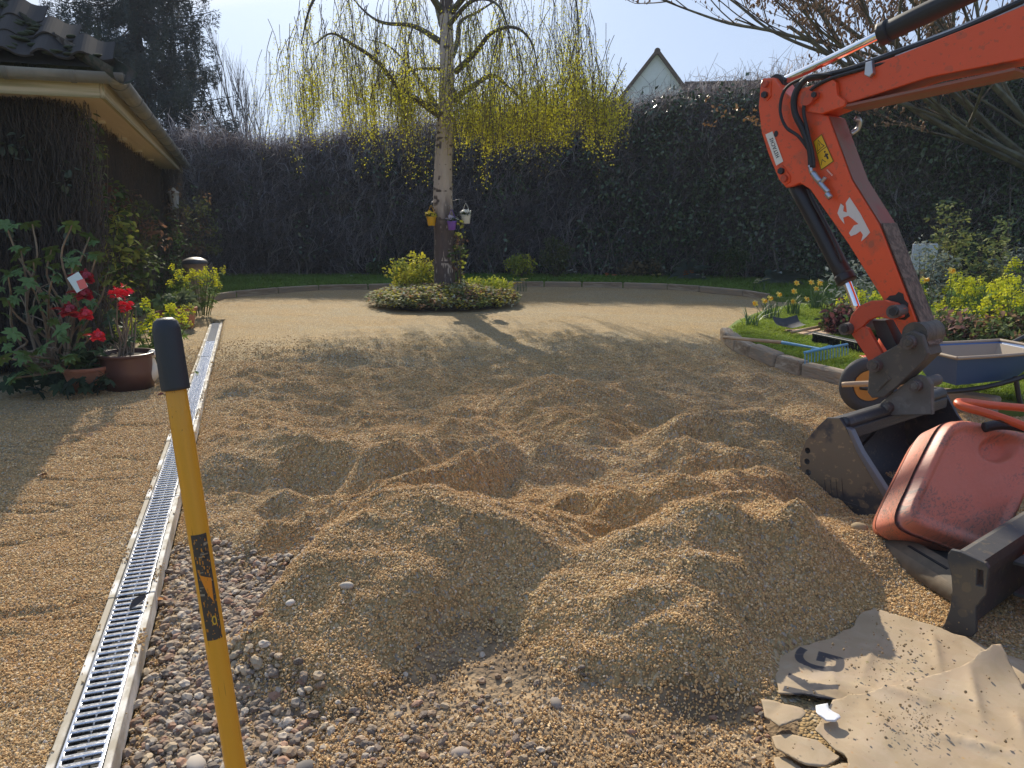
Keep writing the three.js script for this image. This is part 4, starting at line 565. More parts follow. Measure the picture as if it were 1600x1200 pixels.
// ---------------------------------------------------------------- excavator
{
  const FW = 52 * Math.PI / 180, wv = V(Math.sin(FW), 0, -Math.cos(FW)), sv = V(Math.cos(FW), 0, Math.sin(FW));   // wv: across the machine, away from us; sv: back along the arm towards the machine
  const PLANE = 3.68, org = V(1.9, 0, -3.54); org.addScaledVector(wv, PLANE - org.dot(wv));
  const t = thing('mini_excavator', 'orange mini excavator with bent arm and wide grading bucket on the gravel', 'excavator', [org.x, 0, org.z], -FW);   // local x = sv, local z = -wv (towards us)
  const A = (px, py, zl = 0) => { const r = sight(px, py), k = (PLANE - zl - EYE * wv.y) / (r.x * wv.x + r.z * wv.z), p = V(r.x * k, EYE + r.y * k, r.z * k); return V(p.clone().sub(org).dot(sv), p.y, zl); };
  const shape = (pts, zl, holes = []) => { const f = p => { const a = A(p[0], p[1], zl); return new THREE.Vector2(a.x, a.y); }; const s = new THREE.Shape(pts.map(f)); for (const [hx, hy, hr] of holes) { const c = f([hx, hy]), h = new THREE.Path(); h.absellipse(c.x, c.y, hr, hr, 0, Math.PI * 2, true); s.holes.push(h); } return s; };
  // a plate or box section: outline traced on its near face at zl, going back by depth
  const slab = (pts, zl, depth, bevel = 0.006, holes) => new THREE.ExtrudeGeometry(shape(pts, zl, holes), { depth: depth - 2 * bevel, bevelEnabled: bevel > 0, bevelThickness: bevel, bevelSize: bevel * 0.7, bevelOffset: -bevel * 0.7, bevelSegments: 2, curveSegments: 12 }).translate(0, 0, zl - depth + bevel);
  const pin = (px, py, zl, r, len, n = 20) => { const a = A(px, py, zl); return new THREE.CylinderGeometry(r, r, len, n).rotateX(Math.PI / 2).translate(a.x, a.y, zl - len / 2 + 0.012); };
  const rod = (p, q, r, zl, n = 18) => tube([A(p[0], p[1], zl), A((p[0] + q[0]) / 2, (p[1] + q[1]) / 2, zl), A(q[0], q[1], zl)], r, n, 2);
  const dirtSpeck = (c, d, amt) => dataTex(512, (u, v) => { const a = tnoise(u, v, 5, 6), s = tnoise(u, v, 60, 3), k = clamp(sstep(amt, amt + 0.12, a) * 0.55 + (s > 0.72 ? 0.5 : 0) + (tnoise(u, v, 24, 2) > 0.78 ? 0.4 : 0)); return [0, 1, 2].map(i => toS(lerp(c[i] * (0.92 + 0.16 * a), d[i], k))); }, true);
  const orange = std([1, 1, 1], 0.42, { map: dirtSpeck([.72, .082, .012], [.36, .08, .03], 0.64), bumpMap: grain(40, 2), bumpScale: 0.0006 });
  const orangeWorn = std([1, 1, 1], 0.6, { map: dirtSpeck([.50, .065, .02], [.20, .07, .04], 0.52) });
  const mudFace = std([1, 1, 1], 0.8, { map: dirtSpeck([.30, .10, .075], [.20, .14, .10], 0.4) });
  const iron = std([1, 1, 1], 0.7, { map: dirtSpeck([.085, .075, .058], [.15, .125, .085], 0.5), bumpMap: grain(20), bumpScale: 0.003 });
  const mossy = std([1, 1, 1], 0.8, { map: dirtSpeck([.13, .12, .095], [.19, .18, .15], 0.45), bumpMap: grain(16), bumpScale: 0.003 });
  const bucketM = std([1, 1, 1], 0.5, { map: dirtSpeck([.045, .045, .05], [.12, .10, .075], 0.66), metalness: 0.25, bumpMap: grain(24), bumpScale: 0.0015 }), bucketPlate = std([1, 1, 1], 0.65, { map: dirtSpeck([.04, .04, .043], [.27, .19, .10], 0.37), bumpMap: grain(12), bumpScale: 0.003 });
  const black = std([.014, .014, .016], 0.5), rubber = std([.02, .02, .022], 0.65), chrome = std([.82, .83, .85], 0.12, { metalness: 1 }), steel = std([.45, .46, .47], 0.35, { metalness: 0.8 }), bolt = std([1, 1, 1], 0.6, { map: dirtSpeck([.11, .09, .075], [.06, .05, .045], 0.5) });
  const W = 0.155, zf = W / 2;

  // boom
  const ext = (a, b, k) => [a[0] + (b[0] - a[0]) * k, a[1] + (b[1] - a[1]) * k];
  const bt0 = A(1600, 8, zf), bt1 = A(1394, 89, zf), bb0 = A(1600, 92, zf), bb1 = A(1451, 121, zf);
  const back = (a, b, x) => V(x, lerp(b.y, a.y, (x - b.x) / (a.x - b.x)), zf);
  const crown = 1.75, tp = back(bt0, bt1, crown), bp = back(bb0, bb1, crown);
  const boomPts = [A(1289, 126, zf), A(1303, 119, zf), bt1, bt0, tp, V(2.55, 0.95, zf), V(2.35, 0.75, zf), V(1.75, bp.y - 0.12, zf), bb0, bb1, A(1321, 163, zf), A(1284, 178, zf)];
  const bs = new THREE.Shape(boomPts.map(p => new THREE.Vector2(p.x, p.y)));
  const boom = obj('boom', new THREE.ExtrudeGeometry(bs, { depth: W - 0.016, bevelEnabled: true, bevelThickness: 0.008, bevelSize: 0.005, bevelOffset: -0.005, bevelSegments: 2 }).translate(0, 0, -zf + 0.008), orange, t);
  const sidePlate = [[1240, 150], [1252, 138], [1272, 132], [1296, 119], [1306, 128], [1308, 148], [1321, 158], [1319, 166], [1283, 178], [1262, 175], [1246, 166]];
  obj('boom_end_plate', [slab(sidePlate, zf + 0.032, 0.03), slab(sidePlate, -zf, 0.03)], orange, boom);
  obj('pivot_boss', [pin(1262, 153, zf + 0.05, 0.036, W + 0.1), pin(1274, 149, zf + 0.045, 0.020, 0.03, 6)], orangeWorn, boom);
  obj('pivot_bolt', pin(1273, 148, zf + 0.055, 0.014, 0.03, 6), black, boom);
  obj('lower_plate', [new THREE.BoxGeometry(1, 1, 1).applyMatrix4((() => { const a = A(1330, 168, 0), b = A(1600, 110, 0), m = a.clone().add(b).multiplyScalar(0.5); return mat4(V(m.x, m.y - 0.004, 0), 0, 0, Math.atan2(b.y - a.y, b.x - a.x), V(a.distanceTo(b), 0.012, W + 0.03)); })())], mudFace, boom);
  // dipper
  const dipPts = [[1188, 134], [1192, 122], [1209, 121], [1221, 139], [1240, 155], [1262, 170], [1294, 181], [1331, 281], [1374, 350], [1408, 438], [1438, 515], [1446, 540], [1418, 540], [1392, 494], [1378, 465], [1326, 382], [1266, 296], [1250, 286], [1238, 291], [1228, 293], [1217, 281], [1201, 242], [1190, 208], [1185, 168]];
  const dip = obj('dipper_arm', slab(dipPts, zf, W, 0.007), orange, t);
  { const f = [[1294, 182], [1331, 281], [1374, 350], [1408, 438], [1438, 515], [1447, 541]].map(p => A(p[0], p[1], zf)), P = [], U = [], I = []; f.forEach((p, i) => { P.push(p.x + 0.004, p.y + 0.002, zf - 0.004, p.x + 0.004, p.y + 0.002, -zf + 0.004); U.push(0, i * 0.3, 0.2, i * 0.3); if (i) { const a = 2 * i - 2; I.push(a, a + 1, a + 2, a + 2, a + 1, a + 3); } }); const g = new THREE.BufferGeometry(); g.setAttribute('position', new THREE.Float32BufferAttribute(P, 3)); g.setAttribute('uv', new THREE.Float32BufferAttribute(U, 2)); g.setIndex(I); g.computeVertexNormals(); const m = obj('worn_back_plate', g, mudFace, dip); m.userData.label = 'dull scratched plate caked with dirt'; }
  { const f = [[1374, 350], [1391, 394], [1408, 438], [1438, 515], [1447, 541]].map(p => A(p[0], p[1], zf)), g = []; for (let i = 0; i + 1 < f.length; i++) { const a = f[i], b = f[i + 1], L = a.distanceTo(b); g.push(box(0.004, L, W - 0.012).applyMatrix4(mat4(V((a.x + b.x) / 2 + 0.009, (a.y + b.y) / 2 + 0.004, 0), 0, 0, Math.atan2(b.y - a.y, b.x - a.x) + Math.PI / 2))); } const m = obj('mud_crust', g, std([1, 1, 1], 0.95, { map: mottled([.10, .075, .055], [.22, .16, .115], 10, 256, 6), bumpMap: grain(24), bumpScale: 0.004 }), dip); m.userData.label = 'grey-brown dried mud on the lower back of the arm'; }
  obj('grease_patch', slab([[1384, 468], [1390, 462], [1399, 461], [1404, 456], [1411, 459], [1413, 468], [1419, 474], [1418, 485], [1422, 494], [1414, 500], [1404, 499], [1396, 492]], zf + 0.003, 0.004, 0.001), std([.022, .018, .016], 0.6), dip).userData.label = 'black grease round the arm pin'; obj('foot_boss', new THREE.CylinderGeometry(0.058, 0.058, W + 0.03, 24).rotateX(Math.PI / 2).translate(A(1428, 522, zf).x + 0.01, A(1428, 522, zf).y, 0), iron, dip);
  for (const [x, y] of [[1196, 131], [1195, 148], [1221, 267], [1226, 279]]) obj('bolt_head', pin(x, y, zf + 0.014, 0.017, 0.026, y < 140 || y > 270 ? 18 : 6), y < 140 || y > 270 ? orangeWorn : black, dip);
  obj('ear_pad', [slab([[1190, 128], [1196, 123], [1204, 126], [1204, 150], [1198, 157], [1190, 154]], zf + 0.008, 0.01, 0.002), slab([[1215, 262], [1222, 258], [1234, 274], [1234, 284], [1226, 289], [1218, 281]], zf + 0.008, 0.01, 0.002)], orange, dip);
  const hole = A(1213, 209, zf); obj('hose_hole', new THREE.CircleGeometry(0.016, 18).scale(0.75, 1, 1).translate(hole.x, hole.y, zf + 0.0025), black, dip);
  // decals
  function decal(name, corners, draw, wpx, hpx) { const P = corners.map(c => A(c[0], c[1], zf + 0.004)), g = new THREE.BufferGeometry(); g.setAttribute('position', new THREE.Float32BufferAttribute([0, 1, 2, 3].flatMap(i => [P[i].x, P[i].y, zf + 0.004]), 3)); g.setAttribute('uv', new THREE.Float32BufferAttribute([0, 0, 1, 0, 1, 1, 0, 1], 2)); g.setIndex([0, 1, 2, 0, 2, 3]); g.computeVertexNormals(); const cv = document.createElement('canvas'); cv.width = wpx; cv.height = hpx; draw(cv.getContext('2d'), wpx, hpx); const tx = new THREE.CanvasTexture(cv); tx.colorSpace = THREE.SRGBColorSpace; return obj(name, g, std([1, 1, 1], 0.5, { map: tx }), dip); }
  // corners in the order bottom-left, bottom-right, top-right, top-left of the artwork
  decal('maker_plate', [[1224, 252], [1207, 205], [1196, 210], [1213, 259]], (x, w, h) => { x.fillStyle = '#d8d5cb'; x.fillRect(0, 0, w, h); x.fillStyle = '#26262a'; x.font = `bold ${h * 0.68}px sans-serif`; x.textAlign = 'center'; x.textBaseline = 'middle'; x.fillText('HITACHI', w / 2, h * 0.54, w * 0.88); const r = rng(4); for (let i = 0; i < 60; i++) { x.fillStyle = 'rgba(140,110,85,.5)'; x.fillRect(r() * w, r() * h, 2 + r() * 5, 1 + r() * 3); } }, 360, 84);
  decal('warning_label', [[1283, 266], [1303, 252], [1284, 209], [1271, 221]], (x, w, h) => { x.fillStyle = '#d9a90a'; x.fillRect(0, 0, w, h); x.strokeStyle = x.fillStyle = '#1c1a12'; x.lineWidth = 6; x.strokeRect(4, 4, w - 8, h - 8); x.beginPath(); x.moveTo(8, h * 0.45); x.lineTo(w - 8, h * 0.45); x.stroke(); x.beginPath(); x.moveTo(w * 0.5, h * 0.08); x.lineTo(w * 0.84, h * 0.38); x.lineTo(w * 0.16, h * 0.38); x.closePath(); x.stroke(); x.fillRect(w * 0.47, h * 0.18, w * 0.06, h * 0.1); x.fillRect(w * 0.47, h * 0.31, w * 0.06, h * 0.03); x.beginPath(); x.arc(w * 0.72, h * 0.56, 9, 0, 7); x.fill(); x.fillRect(w * 0.66, h * 0.62, w * 0.12, h * 0.2); x.fillRect(w * 0.56, h * 0.66, w * 0.3, h * 0.05); x.beginPath(); x.moveTo(w * 0.14, h * 0.86); x.lineTo(w * 0.36, h * 0.72); x.lineTo(w * 0.5, h * 0.86); x.stroke(); }, 150, 300);
  { const s = shape([[1328, 308], [1345, 334], [1360, 363], [1354, 370], [1346, 377], [1349, 367], [1345, 361], [1338, 366], [1330, 369], [1327, 364], [1335, 352], [1342, 350], [1333, 342], [1326, 337], [1318, 340], [1320, 350], [1313, 341], [1309, 333], [1314, 318], [1319, 322], [1318, 330], [1324, 332], [1322, 317]], zf); const m = obj('torn_sticker', new THREE.ExtrudeGeometry(s, { depth: 0.0015, bevelEnabled: false }).translate(0, 0, zf + 0.0012), std([.62, .58, .54], 0.6, { bumpMap: grain(30), bumpScale: 0.001 }), dip); m.userData.label = 'torn remains of a white sticker'; }
  decal('number_sticker', [[1293, 263], [1308, 279], [1305, 282], [1290, 266]], (x, w, h) => { x.fillStyle = '#c84a22'; x.fillRect(0, 0, w, h); x.fillStyle = '#e6d9cf'; x.font = `bold ${h * 0.7}px sans-serif`; x.fillText('U50HCB', 4, h * 0.78, w - 8); }, 120, 26);
  // dipper cylinder on top of the boom
  const cylA = [1376, 54], tipA = [1212, 134], cdir = A(...cylA, 0).sub(A(1220, 128, 0)).normalize(), cp = A(...cylA, 0);
  obj('dipper_cylinder', [tube([cp, cp.clone().addScaledVector(cdir, 0.5), cp.clone().addScaledVector(cdir, 1.05)], 0.046, 24, 3), tube([cp, cp.clone().addScaledVector(cdir, 0.02), cp.clone().addScaledVector(cdir, 0.045)], 0.053, 24, 2)], rubber, t);
  obj('dipper_rod', [tube([A(1222, 127, 0), A(1300, 91, 0), cp], 0.021, 20, 3)], chrome, t);
  obj('rod_eye', [new THREE.CylinderGeometry(0.045, 0.045, 0.07, 20).rotateX(Math.PI / 2).translate(A(1218, 131, 0).x, A(1218, 131, 0).y, 0)], black, t);
  // hoses along the boom and down the dipper
  const hose = (pts, r) => tube(pts.map(([x, y, z]) => A(x, y, z)), r, 8, 6);
  obj('hose', hose([[1600, 2, .05], [1500, 48, .05], [1400, 84, .05], [1330, 108, .07], [1290, 118, .09], [1258, 125, .11], [1242, 148, .12], [1242, 175, .12], [1256, 205, .115], [1266, 235, .11], [1268, 262, .11]], 0.0165), rubber, t);
  obj('hose', hose([[1600, 14, .06], [1500, 57, .06], [1400, 93, .065], [1330, 113, .09], [1290, 126, .115], [1266, 142, .125], [1256, 168, .125], [1262, 205, .12], [1270, 240, .115], [1272, 262, .112]], 0.009), rubber, t);
  obj('hose', hose([[1300, 116, .10], [1262, 120, .11], [1228, 138, .115], [1219, 170, .12], [1228, 198, .12], [1248, 213, .12], [1262, 232, .115]], 0.008), rubber, t);
  obj('steel_pipe', [hose([[1620, -10, .03], [1500, 43, .03], [1340, 103, .03]], 0.011), hose([[1620, 0, .055], [1500, 51, .055], [1400, 88, .055]], 0.009)], steel, t);
  obj('pipe_clamp', slab([[1352, 97], [1362, 94], [1364, 114], [1358, 121], [1350, 117]], zf + 0.03, 0.03), steel, t);
  obj('hose_tap', [rod([1266, 258], [1268, 270], 0.011, 0.115), rod([1270, 270], [1281, 284], 0.016, 0.11, 8), rod([1280, 284], [1294, 300], 0.013, 0.11, 8), rod([1284, 285], [1290, 277], 0.010, 0.11, 6), rod([1292, 302], [1298, 309], 0.014, 0.11, 12)], steel, t);
  obj('link_pipe', [tube([A(1336, 185, -0.03), A(1343, 188, -0.05), A(1341, 200, -0.06), A(1330, 209, -0.04)], 0.012, 10, 5)], steel, t);
  // bucket cylinder
  obj('bucket_cylinder', [tube([A(1245, 290, 0.01), A(1284, 362, 0.01), A(1322, 436, 0.01)], 0.043, 24, 3), rod([1318, 428], [1324, 440], 0.049, 0.01)], black, t);
  obj('cylinder_pipe', [tube([A(1262, 296, 0.05), A(1268, 310, 0.058), A(1300, 370, 0.058), A(1316, 408, 0.056)], 0.008, 8, 5)], rubber, t);
  obj('bucket_rod', [tube([A(1322, 436, 0.01), A(1332, 462, 0.01), A(1340, 484, 0.01)], 0.021, 18, 3)], chrome, t);
  // tipping links
  const arch = [[1326, 506], [1330, 492], [1342, 478], [1360, 470], [1382, 469], [1400, 473], [1412, 482], [1410, 496], [1396, 500], [1372, 495], [1358, 500], [1346, 512], [1334, 520]];
  for (const z of [0.125, -0.095]) obj('tipping_link', slab(arch, z, 0.028), orangeWorn, t);
  for (const z of [0.118, -0.09]) obj('bucket_link', slab([[1330, 522], [1344, 508], [1356, 513], [1378, 552], [1384, 572], [1366, 580], [1350, 552]], z, 0.028), orangeWorn, t);
  obj('link_cross_block', [slab([[1362, 500], [1384, 500], [1404, 545], [1388, 552], [1370, 524]], 0.06, 0.12)], black, t);
  for (const [x, y, r] of [[1397, 487, .031], [1321, 514, .029]]) { obj('link_pin', pin(x, y, 0.155, r, 0.30), bolt, t); obj('pin_cap', pin(x, y, 0.172, r * 0.66, 0.03, 6), black, t); }
  // quick hitch
  const hitch = [[1412, 522], [1426, 517], [1441, 524], [1450, 552], [1445, 563], [1400, 606], [1381, 621], [1362, 622], [1355, 613], [1358, 574], [1364, 560], [1403, 538]];
  for (const z of [0.135, -0.095]) obj('hitch_plate', slab(hitch, z, 0.032, 0.008), iron, t);
  obj('hitch_body', [slab([[1400, 550], [1440, 535], [1446, 556], [1396, 604], [1372, 612], [1366, 590]], 0.09, 0.18, 0.01)], iron, t);
  for (const [x, y] of [[1419, 535], [1366, 571]]) { obj('hitch_pin', pin(x, y, 0.16, 0.031, 0.31), bolt, t); obj('pin_nut', pin(x, y, 0.178, 0.019, 0.03, 6), iron, t); }
  obj('cast_badge', [slab([[1366, 606], [1388, 586], [1393, 592], [1371, 613]], 0.139, 0.006, 0.002), slab([[1371, 605], [1386, 591], [1388, 594], [1374, 608]], 0.144, 0.006, 0.001)], iron, t);
  // bucket ears
  const ears = [[1372, 650], [1376, 629], [1398, 612], [1422, 592], [1434, 586], [1448, 590], [1455, 601], [1456, 648]];
  for (const z of [0.10, -0.065]) obj('bucket_ear', slab(ears, z, 0.034, 0.006), mossy, t);
  for (const [x, y] of [[1430, 603], [1385, 637]]) { obj('bucket_pin', pin(x, y, 0.125, 0.026, 0.24), bolt, t); obj('pin_nut', pin(x, y, 0.138, 0.016, 0.025, 6), mossy, t); }
  // grading bucket
  const B0 = 0.5, plate = [[1292, 653], [1312, 653], [1322, 668], [1340, 704], [1410, 808], [1405, 818], [1376, 817], [1310, 798], [1274, 781], [1254, 748], [1249, 715], [1259, 688], [1279, 665]], holes = [[1262, 704, .017], [1261, 721, .017], [1263, 738, .017], [1269, 755, .017]];
  const BW = 1.02, pl = obj('bucket_side', slab(plate, B0, 0.022, 0.004, holes), bucketPlate, t); pl.userData.label = 'bucket end plate smeared with dried mud';
  const pg = slab(plate, B0, 0.022, 0.004); obj('bucket_side', pg.clone().translate(0, 0, -BW), bucketM, t);
  obj('raised_marks', [0, 1, 2, 3].map(k => slab([[1284 + k * 9, 752 - k * 1], [1288 + k * 9, 751 - k], [1291 + k * 9, 776 + k * 3], [1287 + k * 9, 776 + k * 3]], B0 + 0.004, 0.008, 0.001)).concat([slab([[1276, 770], [1340, 790], [1342, 796], [1276, 775]], B0 + 0.004, 0.008, 0.001)]), bucketPlate, pl);
  obj('wear_edge', [slab([[1322, 668], [1330, 672], [1346, 706], [1414, 812], [1405, 820], [1376, 818], [1380, 812], [1398, 808], [1338, 706]], B0 + 0.008, 0.036, 0.004)], std([.16, .165, .18], 0.42, { metalness: 0.5 }), pl);
  { // curved shell
    const prof = [[1312, 655], [1292, 655], [1279, 667], [1260, 690], [1251, 716], [1256, 748], [1276, 780], [1311, 797], [1376, 815], [1406, 817]].map(p => A(p[0], p[1], B0)), P = [], I = [], U = [], c = new THREE.CatmullRomCurve3(prof), n = 48; const cen = A(1330, 740, B0);
    for (let i = 0; i <= n; i++) { const p = c.getPoint(i / n), q = p.clone().lerp(cen, 0.055); for (const [a, z] of [[p, B0 - 0.01], [p, B0 - BW + 0.01], [q, B0 - 0.01], [q, B0 - BW + 0.01]]) { P.push(a.x, a.y, z); U.push(z, i / n * 1.4); } }
    for (let i = 0; i < n; i++) { const a = i * 4; I.push(a, a + 4, a + 1, a + 1, a + 4, a + 5, a + 2, a + 3, a + 6, a + 3, a + 7, a + 6); }
    const g = new THREE.BufferGeometry(); g.setAttribute('position', new THREE.Float32BufferAttribute(P, 3)); g.setAttribute('uv', new THREE.Float32BufferAttribute(U, 2)); g.setIndex(I); g.computeVertexNormals(); obj('bucket_shell', g, bucketM, t);
    const a = A(1316, 662, B0), q = A(1409, 815, B0); obj('top_beam', [tube([V(a.x, a.y, B0 - 0.02), V(a.x, a.y, 0), V(a.x, a.y, B0 - BW + 0.02)], 0.03, 14, 2), box(0.06, 0.055, BW - 0.04, a.x + 0.005, a.y - 0.045, B0 - BW / 2, 0.006)], bucketM, t); obj('cutting_edge', box(0.12, 0.018, BW, q.x - 0.06, q.y + 0.006, B0 - BW / 2).applyMatrix4(new THREE.Matrix4()), std([.13, .135, .15], 0.45, { metalness: 0.5 }), t);
    obj('inner_rib', tube([V(a.x - 0.03, a.y - 0.1, 0.1), V(a.x - 0.13, a.y - 0.28, 0.1), V(a.x - 0.08, a.y - 0.4, 0.1), V(a.x + 0.08, a.y - 0.48, 0.1)], 0.008, 6, 5), bucketM, t);
  }
  // dozer blade
  const g0 = G(1495, 995), zB = PLANE - g0.dot(wv), bl = [[1500, 862], [1486, 859], [1481, 865], [1480, 874], [1486, 898], [1488, 923], [1484, 952], [1476, 975], [1465, 986], [1472, 991], [1518, 996], [1525, 989], [1525, 949], [1540, 930], [1545, 888], [1540, 880]];
  const bladeM = std([1, 1, 1], 0.6, { map: dirtSpeck([.05, .047, .043], [.15, .11, .06], 0.55), bumpMap: grain(20), bumpScale: 0.002 });
  { const s = shape(bl, zB), h = new THREE.Path(), q = [[1527, 890], [1536, 892], [1536, 917], [1526, 914]].map(p => A(p[0], p[1], zB)); h.setFromPoints([q[3], q[2], q[1], q[0]].map(p => new THREE.Vector2(p.x, p.y))); s.holes.push(h); obj('blade_end_plate', new THREE.ExtrudeGeometry(s, { depth: 0.012, bevelEnabled: true, bevelThickness: 0.003, bevelSize: 0.003, bevelOffset: -0.003, bevelSegments: 2, curveSegments: 10 }).translate(0, 0, zB - 0.015), bladeM, t); }
  const bl2 = [[1500, 866], [1490, 866], [1488, 875], [1493, 898], [1495, 923], [1492, 952], [1484, 975], [1476, 985], [1500, 990], [1508, 985], [1510, 950], [1516, 926], [1528, 900], [1532, 880]];
  obj('dozer_blade', slab(bl2, zB - 0.0, 1.5, 0.004).translate(0, 0, -0.02), bladeM, t);
  obj('blade_rib', [0, 1].map(k => { const p = A(1536, 915 + k * 52, zB); return box(0.07, 0.012, 0.5, p.x + 0.03, p.y, zB - 0.5, 0.003); }), bladeM, t);
  // undercarriage and body, just outside the picture
  const bx0 = A(1520, 950, zB).x;
  for (const z of [zB - 0.2, zB - 1.3]) obj('track', box(1.75, 0.42, 0.26, bx0 + 0.35 + 0.875, 0.21, z, 0.14), rubber, t);
  for (const z of [zB - 0.45, zB - 1.05]) obj('blade_arm', box(0.7, 0.09, 0.07, bx0 + 0.33, 0.18, z), orange, t);
  obj('car_body', [box(0.9, 0.2, 0.9, bx0 + 1.25, 0.34, zB - 0.75, 0.03)], bladeM, t);
  obj('upper_body', [box(1.5, 0.75, 1.15, bx0 + 1.6, 0.86, zB - 0.75, 0.12)], orange, t);
  obj('swing_post', [tube([V(2.45, 0.95, 0), V(2.5, 0.6, -0.0), V(bx0 + 1.0, 0.5, zB - 0.75)], 0.12, 12, 3)], iron, t);
}

// ---------------------------------------------------------------- red tank with orange handle, steel beam
{
  const c = G(1520, 866, 0.06), dist = 2.62, P = (x, y, d = dist) => D(x, y, d), o = P(1515, 850, dist); const t = thing('plastic_tank', 'faded red moulded plastic tank with worn orange tube handle between bucket and blade', 'tank', [o.x, 0, o.z]);
  // the broad face, traced corner by corner with its own slant: the top leans away
  const f = (x, y) => { const k = clamp((y - 665) / 190); return P(x, y, lerp(2.95, 2.58, k) + (x - 1510) * 0.0006).sub(t.position); };
  const n = 60, m = 60, Pp = [], U = [], I = []; const c00 = f(1482, 646), c10 = f(1648, 684), c01 = f(1400, 818), c11 = f(1556, 878);
  const pt = (u, v) => c00.clone().multiplyScalar((1 - u) * (1 - v)).addScaledVector(c10, u * (1 - v)).addScaledVector(c01, (1 - u) * v).addScaledVector(c11, u * v);
  const nrm = c10.clone().sub(c00).cross(c01.clone().sub(c00)).normalize().negate(); if (nrm.z < 0) nrm.negate();
  const T = 0.2;
  for (const side of [0, 1]) for (let j = 0; j <= m; j++) for (let i = 0; i <= n; i++) {
    let u = i / n * 2 - 1, v = j / m * 2 - 1; const e = 7, L = Math.max(Math.abs(u), Math.abs(v)), q = L > 0 ? L / Math.pow(Math.abs(u / L) ** e + Math.abs(v / L) ** e, 1 / e) : 0, s = L > 0 ? q / L : 1; u *= s; v *= s;
    const rim = L, p = pt(u * 0.5 + 0.5, v * 0.5 + 0.5); let d = side ? -T : 0; const edge = sstep(0.9, 1, rim); if (!side) { d += 0.013 * sstep(0.74, 0.86, rim) - 0.06 * edge * edge; const dx = (u - 0.12) / 0.36, dy = (v + 0.60) / 0.25, rr = dx * dx + dy * dy; d -= 0.032 * (1 - sstep(0.25, 1.0, rr)); d += (fbm(u * 3 + 5, v * 3, 3) - 0.5) * 0.006; } else d += 0.05 * edge * edge;
    p.addScaledVector(nrm, d); Pp.push(p.x, p.y, p.z); U.push(u * (side ? 0.85 : 0.5), v * (side ? 0.85 : 0.5));
  }
  const N = (n + 1) * (m + 1); for (const s of [0, 1]) for (let j = 0; j < m; j++) for (let i = 0; i < n; i++) { const a = s * N + j * (n + 1) + i, b = a + n + 1; s ? I.push(a, b, a + 1, a + 1, b, b + 1) : I.push(a, a + 1, b, b, a + 1, b + 1); }
  const border = []; for (let i = 0; i < n; i++) border.push(i); for (let j = 0; j < m; j++) border.push(j * (n + 1) + n); for (let i = n; i > 0; i--) border.push(m * (n + 1) + i); for (let j = m; j > 0; j--) border.push(j * (n + 1));
  border.forEach((a, k) => { const b = border[(k + 1) % border.length]; I.push(a, b, a + N, b, b + N, a + N); });
  const g = new THREE.BufferGeometry(); g.setAttribute('position', new THREE.Float32BufferAttribute(Pp, 3)); g.setAttribute('uv', new THREE.Float32BufferAttribute(U, 2)); g.setIndex(I); g.computeVertexNormals();
  const red = std([1, 1, 1], 0.5, { map: dataTex(512, (u, v) => { const a = tnoise(u, v, 4, 5), s = tnoise(u, v, 70, 3), k = (s > 0.6 ? 0.5 : 0) * sstep(0.35, 0.6, a) + sstep(0.5, 0.75, a) * 0.4; return [0, 1, 2].map(i => toS(lerp([.58, .185, .105][i] * (0.88 + 0.24 * a), [.17, .12, .09][i], k))); }, true), bumpMap: grain(40, 3), bumpScale: 0.0008 });
  obj('tank_body', g, red, t);
  const tb = (pts, r) => tube(pts.map(([x, y, d]) => P(x, y, d).sub(t.position)), r, 12, 6), om = std([1, 1, 1], 0.45, { map: mottled([.62, .10, .02], [.55, .085, .02], 8, 256, 4, Object.assign((u, v) => tnoise(u, v, 9, 3) > 0.68 ? 1 : 0, { c: [.05, .03, .025] })) });
  obj('handle', [tb([[1640, 684, 2.75], [1590, 662, 2.8], [1540, 645, 2.85], [1505, 635, 2.9], [1497, 630, 2.93], [1506, 628, 2.98], [1550, 633, 3.05], [1650, 642, 3.1]], 0.0165)], om, t);
  obj('black_hose', [tb([[1538, 668, 2.9], [1560, 664, 2.9], [1600, 668, 2.88], [1660, 690, 2.85]], 0.02)], std([.015, .015, .017], 0.6), t);
  obj('carrying_frame', [box(0.62, 0.06, 0.34, 0.12, 0.03, -0.05, 0.01)], std([.03, .03, .03], 0.7), t);
}
{
  const a = G(1398, 850, 0.06), b = G(1510, 918, 0.06), t = thing('steel_beam', 'short rusty steel beam with a slot lying in front of the blade', 'beam', [a.x, 0, a.z]), d = b.clone().sub(a), L = d.length();
  const m = std([1, 1, 1], 0.75, { map: mottled([.09, .07, .045], [.19, .14, .085], 9), bumpMap: grain(14), bumpScale: 0.004 });
  const s = new THREE.Shape(); s.moveTo(-0.05, 0.02); s.lineTo(0.04, 0.02); s.lineTo(0.04, 0.085); s.quadraticCurveTo(0.0, 0.09, -0.02, 0.078); s.quadraticCurveTo(-0.055, 0.055, -0.05, 0.02);
  const o = obj('beam_body', new THREE.ExtrudeGeometry(s, { depth: L, bevelEnabled: true, bevelSize: 0.006, bevelThickness: 0.012, bevelSegments: 2 }), m, t); o.rotation.y = Math.atan2(d.x, d.z); 
  const sl = obj('slot', box(0.022, 0.006, L * 0.55, -0.002, 0.088, L * 0.5, 0.002), std([.01, .01, .01], 0.9), t); sl.rotation.y = o.rotation.y;
}

